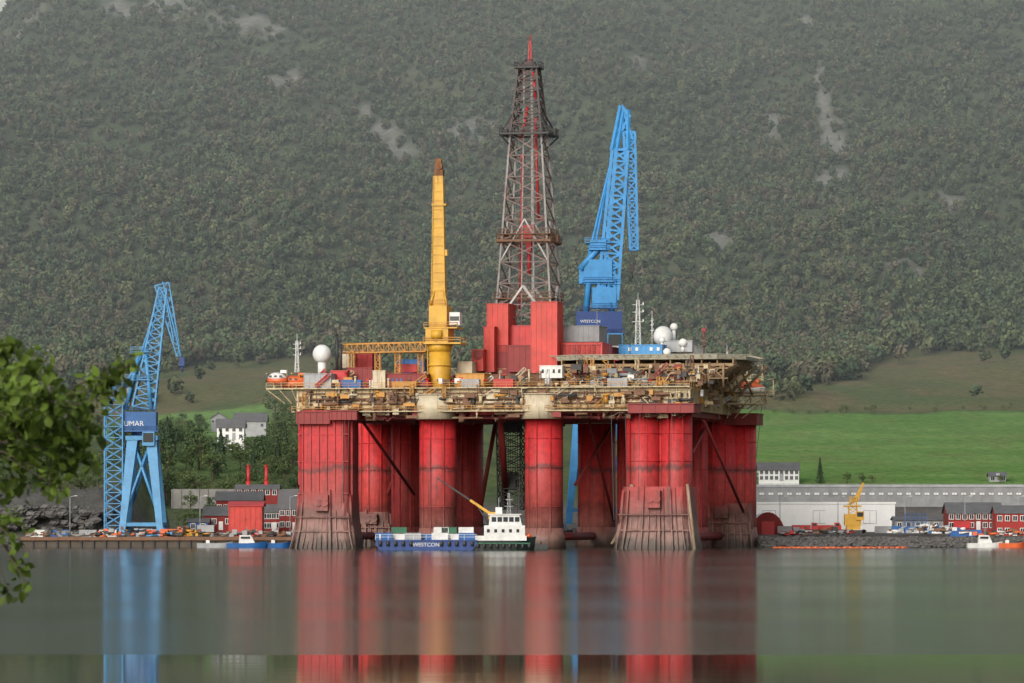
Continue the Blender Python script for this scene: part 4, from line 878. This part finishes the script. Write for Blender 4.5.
for i in range(16): x=p.x+i*(q.x-p.x)/15;mb.box(x-.15,x+.15,1147.7,1148.01,p.z-3,q.z-.1)
P('retaining_wall',mb,m_conc,None,label='long grey concrete retaining wall behind the red houses',cat='wall')
for px0,px1,pyb,pye,pyr,Y,D,wm,lab,gb in ((217,244,440,427,419,1290,7,m_hall,'white farmhouse with dark roof among trees',False),(234,266,431,421,413,1330,9,m_lgrey,'grey barn with dark roof on the slope',False),(211,226,426,418,413,1350,6,m_grey,'small grey outbuilding on the slope',True)):
    house('farmhouse' if wm==m_hall else 'barn',lab,px0,px1,pyb,pye,pyr,Y,D,wm,m_roof,1 if wm!=m_hall else 2,4,(m_lgrey,m_glass),winwh=(.7,.8),gable=gb)
house('cottage','small grey house by the field above the warehouse',990,1006,481,476,472.5,1200,5,m_lgrey,m_roof,1,3,(m_lgrey,m_glass))

# ------------------------------------------------------------------ yard machines
def wheel(mb,x,y,z,r,w=.35): mb.tube((x,y-w/2,z),(x,y+w/2,z),r,14)
def truck(px,pyb,Y,ma,lab,sc=1,rot=0):
    p=W(px,pyb,Y);e=E('truck',lab,'truck',(p.x,Y,p.z),rot,'trucks parked in the yard');e.scale=(sc,)*3
    mb=M();mb.box(-3.8,3.6,-1,1,.75,1.05);P('chassis',mb,m_dark,e)
    mb=M();mb.loft([[(1.9,-1.15,1.0),(3.8,-1.15,1.0),(3.8,1.15,1.0),(1.9,1.15,1.0)],[(1.9,-1.15,2.0),(3.8,-1.15,2.0),(3.8,1.15,2.0),(1.9,1.15,2.0)],[(1.9,-1.05,3.0),(3.3,-1.05,3.0),(3.3,1.05,3.0),(1.9,1.05,3.0)]]);P('cab',mb,ma,e)
    mb=M();mb.box(2.2,3.1,-1.17,-1.08,2.05,2.75);P('window',mb,m_glass,e)
    mb=M();mb.box(-3.8,1.6,-1.2,1.2,1.05,2.3);P('cargo_bed',mb,ma,e)
    for x in(-2.9,-1.7,2.7):
        for y in(-1.05,1.05): mb=M();wheel(mb,x,y,.5,.5);P('wheel',mb,m_dark,e)
truck(805,533,1052,m_red,'red flatbed truck parked on the rocky quay',.8);truck(828,533,1056,m_redbox,'bright red tipper truck near the yellow crane',.8);truck(935,534,1050,m_white,'white truck with blue load in the yard',.8,math.pi)
truck(172,536,1045,m_orange,'orange truck parked on the quay beneath the blue crane',.7)
p=W(853,534,1048);e=E('harbour_crane','yellow crawler crane with folded boom on the rocky shore','crane',(p.x,1048,p.z))
for y in(-1.6,1.6): mb=M();mb.loft([[(x,y-.35,0.2),(x,y+.35,.2),(x,y+.35,.9),(x,y-.35,.9)] for x in(-2.6,2.6)]);wheel(mb,-2.5,y,.55,.5,.7);wheel(mb,2.5,y,.55,.5,.7);P('crawler_track',mb,m_dark,e)
mb=M();mb.box(-1.6,1.6,-1.4,1.4,1.0,2.0);mb.box(-2.0,1.8,-1.5,1.5,2.0,4.6);mb.lattice((0,0,4.6),(0,0,8.6),2.0,1.4,4,.14,side=(1,0,0));P('machinery_house',mb,m_yel,e)
mb=M();mb.m(0).box(.6,2.4,-2.0,-.6,3.2,5.2);mb.m(1).box(.8,2.2,-2.06,-1.99,4.0,5.0);P('cab',mb,[m_yel,m_glass],e)
mb=M();mb.tube((0,0,7.2),(2.4,0,11.8),.45,4,r2=.3);mb.tube((2.4,0,11.8),(1.0,0,7.5),.28,4);mb.tube((-1.2,0,6),(.8,0,9),.15,5);mb.tube((-2.2,0,6.4),(2.0,0,6.4),.2,5);P('boom',mb,m_yel,e)
for i,(px,py,Y,c) in enumerate(((958,538,1046,'blue'),(973,538,1046,'blue'),(900,533,1052,'blue'),(912,533,1060,'white'),(883,533,1066,'grey'),(962,528,1066,'red'),(925,532,1068,'white'),(190,537,1050,'yellow'),(88,541,1040,'grey'),(60,542,1040,'blue'),(206,532,1060,'grey'),(40,542,1042,'white'),(108,541,1040,'white'),(300,540,1036,'grey'),(786,533,1070,'grey'))):
    p=W(px,py,Y);container((p.x,Y,max(2.3,p.z)),random.uniform(-.08,.08),cn[c],c+' container standing on the yard ground','containers in the shipyard',.62)
for i,px in enumerate((400,415,470,485,575,592,690,500,560)):
    container(((px-512)/F*1096,1096,3.0),random.uniform(-.1,.1),list(cn.values())[i%6],list(cn)[i%6]+' container on the quay behind the rig','containers on the quay behind the rig',.8)
def pile(name,lab,px,py,Y,n,ma,cat,sx_=5,sz=1.6,seed=1):
    g=random.Random(seed);p=W(px,py,Y);mb=M()
    for i in range(n):
        x=g.uniform(-sx_,sx_);y=g.uniform(-1.5,1.5);z=g.uniform(0,sz*(1-abs(x)/sx_*.6));a=g.uniform(-.3,.3);l=g.uniform(.6,2.4)
        mb.m(g.randrange(len(ma)))
        if g.random()<.5: mb.tube((x,y,z+.2),(x+l,y+a,z+.2+g.uniform(-.2,.4)),g.uniform(.1,.3),8)
        else: mb.box(x,x+l*.6,y,y+.8,z,z+g.uniform(.3,1))
    o=P(name,mb,ma,None,label=lab,cat=cat,loc=(p.x,Y,max(p.z,2.3)));o['kind']='stuff'
pile('scrap_heap','heap of rusty pipes and steel on the quay',130,541,1034,70,[m_rust,m_lgrey,m_orange,m_dark,m_blue],'scrap pile',11,1.8,1)
pile('scrap_heap','heap of yellow and rusty steel parts by the crane',182,540,1036,50,[m_yel2,m_rust,m_dark],'scrap pile',5,2.2,2)
pile('scrap_heap','timber and pipe stack on the quay edge',250,542,1032,60,[m_rust,m_conc,m_dark,m_lgrey],'scrap pile',10,1.2,3)
pile('scrap_heap','stack of red and grey steel parts on the shore',812,536,1044,60,[m_red,m_rust,m_dark,m_grey],'scrap pile',8,2,4)
pile('scrap_heap','blue and white crates and pipes in the yard',925,534,1046,60,[m_bblue,m_white,m_rust,m_lgrey],'scrap pile',9,2,5)
pile('scrap_heap','pile of boat gear and planks on the shore',1000,541,1037,40,[m_orange,m_white,m_rust,m_dark],'scrap pile',7,1.4,6)
pile('scrap_heap','rusty steel heap on the outer quay',60,543,1033,40,[m_rust,m_dark,m_conc],'scrap pile',8,1.2,7)
pile('scrap_heap','low heaps of pipe and steel on the quay behind the rig',470,536,1092,90,[m_rust,m_grey,m_dark,m_conc,m_yel2],'scrap pile',30,2.2,8)
p=W(905,531,1058);mb=M()
for x in range(6):
    for y in(0,1.5): mb.tube((x*1.0,y,0),(x*1.0,y,4),.06,4)
for z in(1,2,3,4): mb.tube((0,0,z),(5,0,z),.06,4);mb.box(0,5,0,1.5,z-.05,z)
P('scaffold_rack',mb,m_bblue,None,label='blue steel scaffold rack standing in the yard',cat='scaffold',loc=(p.x,1058,p.z))
mb=M();mb.tube((0,0,0),(0,0,9),.12,6,r2=.07);mb.tube((0,0,9),(1.2,0,9.3),.06,5);lp0=None
for i,(px,Y) in enumerate(((200,1060),(290,1055),(780,1085),(838,1090),(905,1085),(965,1070),(70,1062),(1018,1075))):
    if lp0 is None:
        e=E('lamp_post','grey steel lamp post in the shipyard','lamp post',((px-512)/F*Y,Y,2.5),0,'lamp posts in the shipyard');P('pole',mb,m_lgrey,e);mb2=M();mb2.box(1.0,1.7,-.12,.12,9.22,9.36);P('lamp_head',mb2,m_white,e);lp0=e
    else: copy_thing(lp0,((px-512)/F*Y,Y,2.5))

# ------------------------------------------------------------------ individual trees
def hero_tree(seed,H,W_,col,nq=900,conifer=False):
    g=np.random.default_rng(seed);r=random.Random(seed)
    mb=M();mb.tube((0,0,-.5),(0,0,H*.45),H*.028,7,r2=H*.018);mb.tube((0,0,H*.45),(H*.02,0,H*.9),H*.018,6,r2=H*.004)
    nb=14;bc=[]
    for i in range(nb):
        if conifer: break
        a=r.uniform(0,6.28);z=H*r.uniform(.3,.85);l=W_*.5*(1-abs(z/H-.5)*1.2)*r.uniform(.55,1);q=(l*math.cos(a),l*math.sin(a),z+l*.35);mb.tube((0,0,z*.8),q,H*.009,5,r2=H*.003);bc.append(q)
    bc.append((0,0,H*.92));bc=np.array(bc);k=len(bc)
    if conifer:
        t=g.uniform(0,1,nq)**.8;a=g.uniform(0,6.28,nq);rr=(1-t)*W_*.5*(.65+.35*np.sin(t*50)**2)*g.uniform(.5,1.1,nq);c=np.stack([rr*np.cos(a),rr*np.sin(a),H*.08+t*H*.94-rr*.2],-1);nrm=np.stack([np.cos(a),np.sin(a),np.full(nq,.5)],-1)+g.normal(size=(nq,3))*.5
    else:
        bi=g.integers(0,k,nq);d=g.normal(size=(nq,3));d/=np.linalg.norm(d,axis=1)[:,None];rad=g.uniform(.12,.22,k)*W_;c=bc[bi]+d*(rad[bi]*g.uniform(.5,1.1,nq))[:,None]*np.array([1,1,.8]);nrm=d+g.normal(size=(nq,3))*.6
    nrm/=np.linalg.norm(nrm,axis=1)[:,None];a=np.cross(nrm,g.normal(size=(nq,3)));a/=np.linalg.norm(a,axis=1)[:,None];b=np.cross(nrm,a);s=(g.uniform(.018,.038,nq)*H)[:,None]
    q=np.stack([c-a*s,c-b*s*.6,c+a*s,c+b*s*.6],1).reshape(-1,3);cc=np.array(col)*g.uniform(.6,1.4,(nq,1));cc=np.repeat(cc,4,0)
    me=npmesh('crown',q,np.arange(nq*4).reshape(-1,4),cc);me.materials.append(m_leaf);mb.mats=[m_bark]
    return mb.mesh('trunk'),me
PR=[hero_tree(101,10,8,(.075,.11,.045)),hero_tree(102,9,7,(.09,.125,.05)),hero_tree(103,11,7,(.06,.095,.045)),hero_tree(104,8,8,(.11,.135,.055)),hero_tree(105,11,5,(.045,.072,.04),conifer=True)]
def plant(k,x,y,z,s,lab,grp,name='tree',cat='tree'):
    e=E(name,lab,cat,(x,y,z),random.uniform(0,6.28),grp);e.scale=(s*random.uniform(.9,1.15),s*random.uniform(.9,1.15),s)
    for nm,me in zip(('trunk','crown'),PR[k]):
        o=bpy.data.objects.new(nm,me);COL.objects.link(o);o.parent=e
rt=random.Random(11);cnt=0
while cnt<190:
    px=rt.uniform(150,305) if cnt<105 else rt.uniform(-10,150);Y=rt.uniform(1158,1395)
    if cnt>=150: px=rt.uniform(-10,102) if cnt<178 else rt.uniform(166,215);Y=rt.uniform(1092,1140)
    x=(px-512)/F*Y;z=hz(x,Y);py=512-(z-CZ)*F/Y;s_=rt.uniform(.6,1.05)
    if cnt>=150: s_*=.6
    if 207<px<272 and 410<py: s_=min(s_,(py-441)/30)
    if 155<px<240 and py<430: continue
    if 150<px<207 and py<447: s_=min(s_,.5)
    if s_<.3: continue
    kk=rt.choice([0,0,1,1,2,3,4]);plant(kk,x,Y,z-.2,s_,'dark green conifer on the slope' if kk==4 else 'leafy green broadleaf tree on the slope above the yard','trees around the hillside farm');cnt+=1
for px,py,s,kk in ((820,483,.62,4),(847,480,.36,1),(862,483,.3,0),(872,480,.3,3),(757,484,.3,0),(1000,484,.3,1),(803,393,.5,0),(795,396,.45,1)):
    if py>400: Y=1198.;x=(px-512)/F*Y
    else: x,Y=onhill(px,py)
    plant(kk,x,Y,hz(x,Y)-.2,s*(1 if py>400 else 1.1),'dark pointed conifer beside the green field' if kk==4 else 'small round bush at the edge of the green field','trees along the field')
for i in range(60):
    px=rt.uniform(755,1030);Y=1415+8*rt.uniform(-1,1);x=(px-512)/F*Y
    if rt.random()<.4: plant(rt.choice([0,1,3]),x,Y,hz(x,Y)-.4,rt.uniform(.15,.34),'low shrub on the field boundary','shrubs along the top of the field','bush','bush')
mb=M();pts=[]
for i in range(60):
    x=60+i*1.6;z=hz(x,1192);mb.tube((x,1192,z-.2),(x,1192,z+1.2),.06,4);pts.append((x,1192,z+1.1))
for a,b_ in zip(pts[:-1],pts[1:]): mb.tube(a,b_,.04,4)
P('fence',mb,m_conc,None,label='thin post and wire fence at the foot of the field',cat='fence')

# ------------------------------------------------------------------ near bank and overhanging tree
gx=np.linspace(-40,40,60);gy=np.linspace(-40,34,50);A,B=np.meshgrid(gx,gy);Zb=np.interp(B,[-40,0,10,25,34],[8.5,6.3,5.6,1.0,-2])+(fbm(A/4,B/4,3,21)-.5)*.5
Vb=np.stack([A,B,Zb],-1).reshape(-1,3);ix=np.arange(60*50).reshape(50,60);Qb=np.stack([ix[:-1,:-1],ix[:-1,1:],ix[1:,1:],ix[1:,:-1]],-1).reshape(-1,4)
cb=np.tile(np.array([.06,.09,.03]),(len(Vb),1));me=npmesh('near_bank_ground',Vb,Qb,cb,True);me.materials.append(attrmat('bank_grass',2,.6,1.3,bump=.1));o=bpy.data.objects.new('near_bank_ground',me);COL.objects.link(o);o['kind']='structure'
Yn=14.0
g=np.random.default_rng(99);e=E('overhanging_tree','leafy green tree branch hanging over the water at the near bank','tree',(W(-330,500,Yn).x,Yn,5.0))
org=Vector(e.location)
mb=M();tr=[Vector((0,0,-.2)),Vector((.05,.1,1.5)),Vector((-.05,.1,3.0)),Vector((.1,0,4.6))]
for a,b_,r1,r2 in zip(tr[:-1],tr[1:],(.12,.1,.08),(.1,.08,.03)): mb.tube(a,b_,r1,10,r2=r2)
clusters=[(8,372,30,150),(30,368,22,100),(15,420,36,220),(45,400,30,170),(62,430,30,170),(82,405,20,90),(97,388,14,50),(112,380,12,34),(122,368,9,20),(132,364,7,12),(75,455,20,70),(98,430,12,24),(25,455,30,150),(50,475,16,36),(10,490,16,40),(8,515,12,20),(15,540,12,22),(20,568,11,22),(8,590,10,18),(60,488,10,12),(92,462,10,12),(-20,380,40,160),(-30,450,50,200),(-30,540,30,60),(4,348,10,26),(118,395,7,8),(28,585,8,8),(35,435,30,110),(5,395,28,110)]
lv=[];lf=[];lc=[]
hub=W(-40,440,Yn)-org;mb.tube(tr[2],hub,.02,7,r2=.010)
low=W(-20,520,Yn)-org;mb.tube(hub,low,.006,5,r2=.004)
for (px,py,r,nl) in clusters:
    yy=Yn+g.uniform(-.35,.5);c=W(px,py,yy)-org
    src=low if py>500 else hub
    mid=src.lerp(c,.5)+Vector((0,0,.015));mb.tube(src,mid,.004,5,r2=.003);mb.tube(mid,c,.003,5,r2=.0015)
    for i in range(int(nl*.75)):
        d=Vector(g.normal(size=3));d.normalize();rr=r*yy/F*1.15*g.uniform(.15,1.15);p=c+Vector((d.x*rr,d.y*rr*1.3,d.z*rr))
        if i%7==0: mb.tube(c,p,.0016,4,r2=.001)
        ax=Vector(g.normal(size=3));ax.z-=.5;ax.normalize();nb_=ax.cross(Vector(g.normal(size=3))).normalized();up=ax.cross(nb_);l=g.uniform(.022,.038);w=l*.66
        o_=len(lv);pts=[(0,0),(.28,.42),(.6,.45),(1,0),(.6,-.45),(.28,-.42)]
        for (s,t) in pts: lv.append(tuple(p+ax*l*s*1.3+nb_*w*t*1.3+up*abs(t)*l*.35))
        lf.append((o_,o_+1,o_+2,o_+3));lf.append((o_,o_+3,o_+4,o_+5))
        cc=np.array((.095,.145,.025))*g.uniform(.35,1.8);lc+= [cc]*6
P('trunk',mb,m_bark,e)
me=npmesh('crown',np.array(lv),np.array(lf),np.array(lc))
m=attrmat('near_leaf',3,.8,1.2,rough=.5);nt=m.node_tree;b=nt.nodes['Principled BSDF'];tr_=nn(nt,'ShaderNodeBsdfTranslucent');mx=nn(nt,'ShaderNodeMixShader');mx.inputs[0].default_value=.35
nt.links.new(b.outputs[0],mx.inputs[1]);nt.links.new(tr_.outputs[0],mx.inputs[2]);nt.links.new(mx.outputs[0],nt.nodes['Material Output'].inputs[0]);src=b.inputs['Base Color'].links[0].from_socket;nt.links.new(src,tr_.inputs[0])
me.materials.append(m);o=bpy.data.objects.new('crown',me);COL.objects.link(o);o.parent=e

# ------------------------------------------------------------------ light and camera
EL=24
w=bpy.data.worlds.new('World');scene.world=w;w.use_nodes=True;nt=w.node_tree;bg=nt.nodes['Background']
sky=nn(nt,'ShaderNodeTexSky');sky.sky_type='NISHITA';sky.sun_disc=False;sky.sun_elevation=math.radians(EL);sky.sun_rotation=math.radians(205);sky.air_density=1.5;sky.dust_density=4
hs=nn(nt,'ShaderNodeHueSaturation');hs.inputs['Saturation'].default_value=.4;nt.links.new(sky.outputs[0],hs.inputs['Color']);nt.links.new(hs.outputs[0],bg.inputs[0]);bg.inputs[1].default_value=.15
sd=bpy.data.lights.new('sun','SUN');sd.energy=1.5;sd.angle=math.radians(20);sd.color=(1,.98,.95);so=bpy.data.objects.new('sun',sd);COL.objects.link(so)
az=math.radians(205);el=math.radians(EL);dirv=Vector((math.sin(az)*math.cos(el),math.cos(az)*math.cos(el),math.sin(el)));so.rotation_euler=dirv.to_track_quat('Z','Y').to_euler()
cd=bpy.data.cameras.new('camera');cam=bpy.data.objects.new('camera',cd);COL.objects.link(cam);scene.camera=cam
cam.location=(0,0,CZ);cam.rotation_euler=(math.pi/2,0,0);cd.lens=F*36/1024;cd.sensor_width=36;cd.shift_y=170.5/1024;cd.clip_start=.5;cd.clip_end=8000
cd.dof.use_dof=True;cd.dof.focus_distance=1000;cd.dof.aperture_fstop=22
scene.view_settings.view_transform='Standard';scene.view_settings.look='None';scene.view_settings.exposure=0
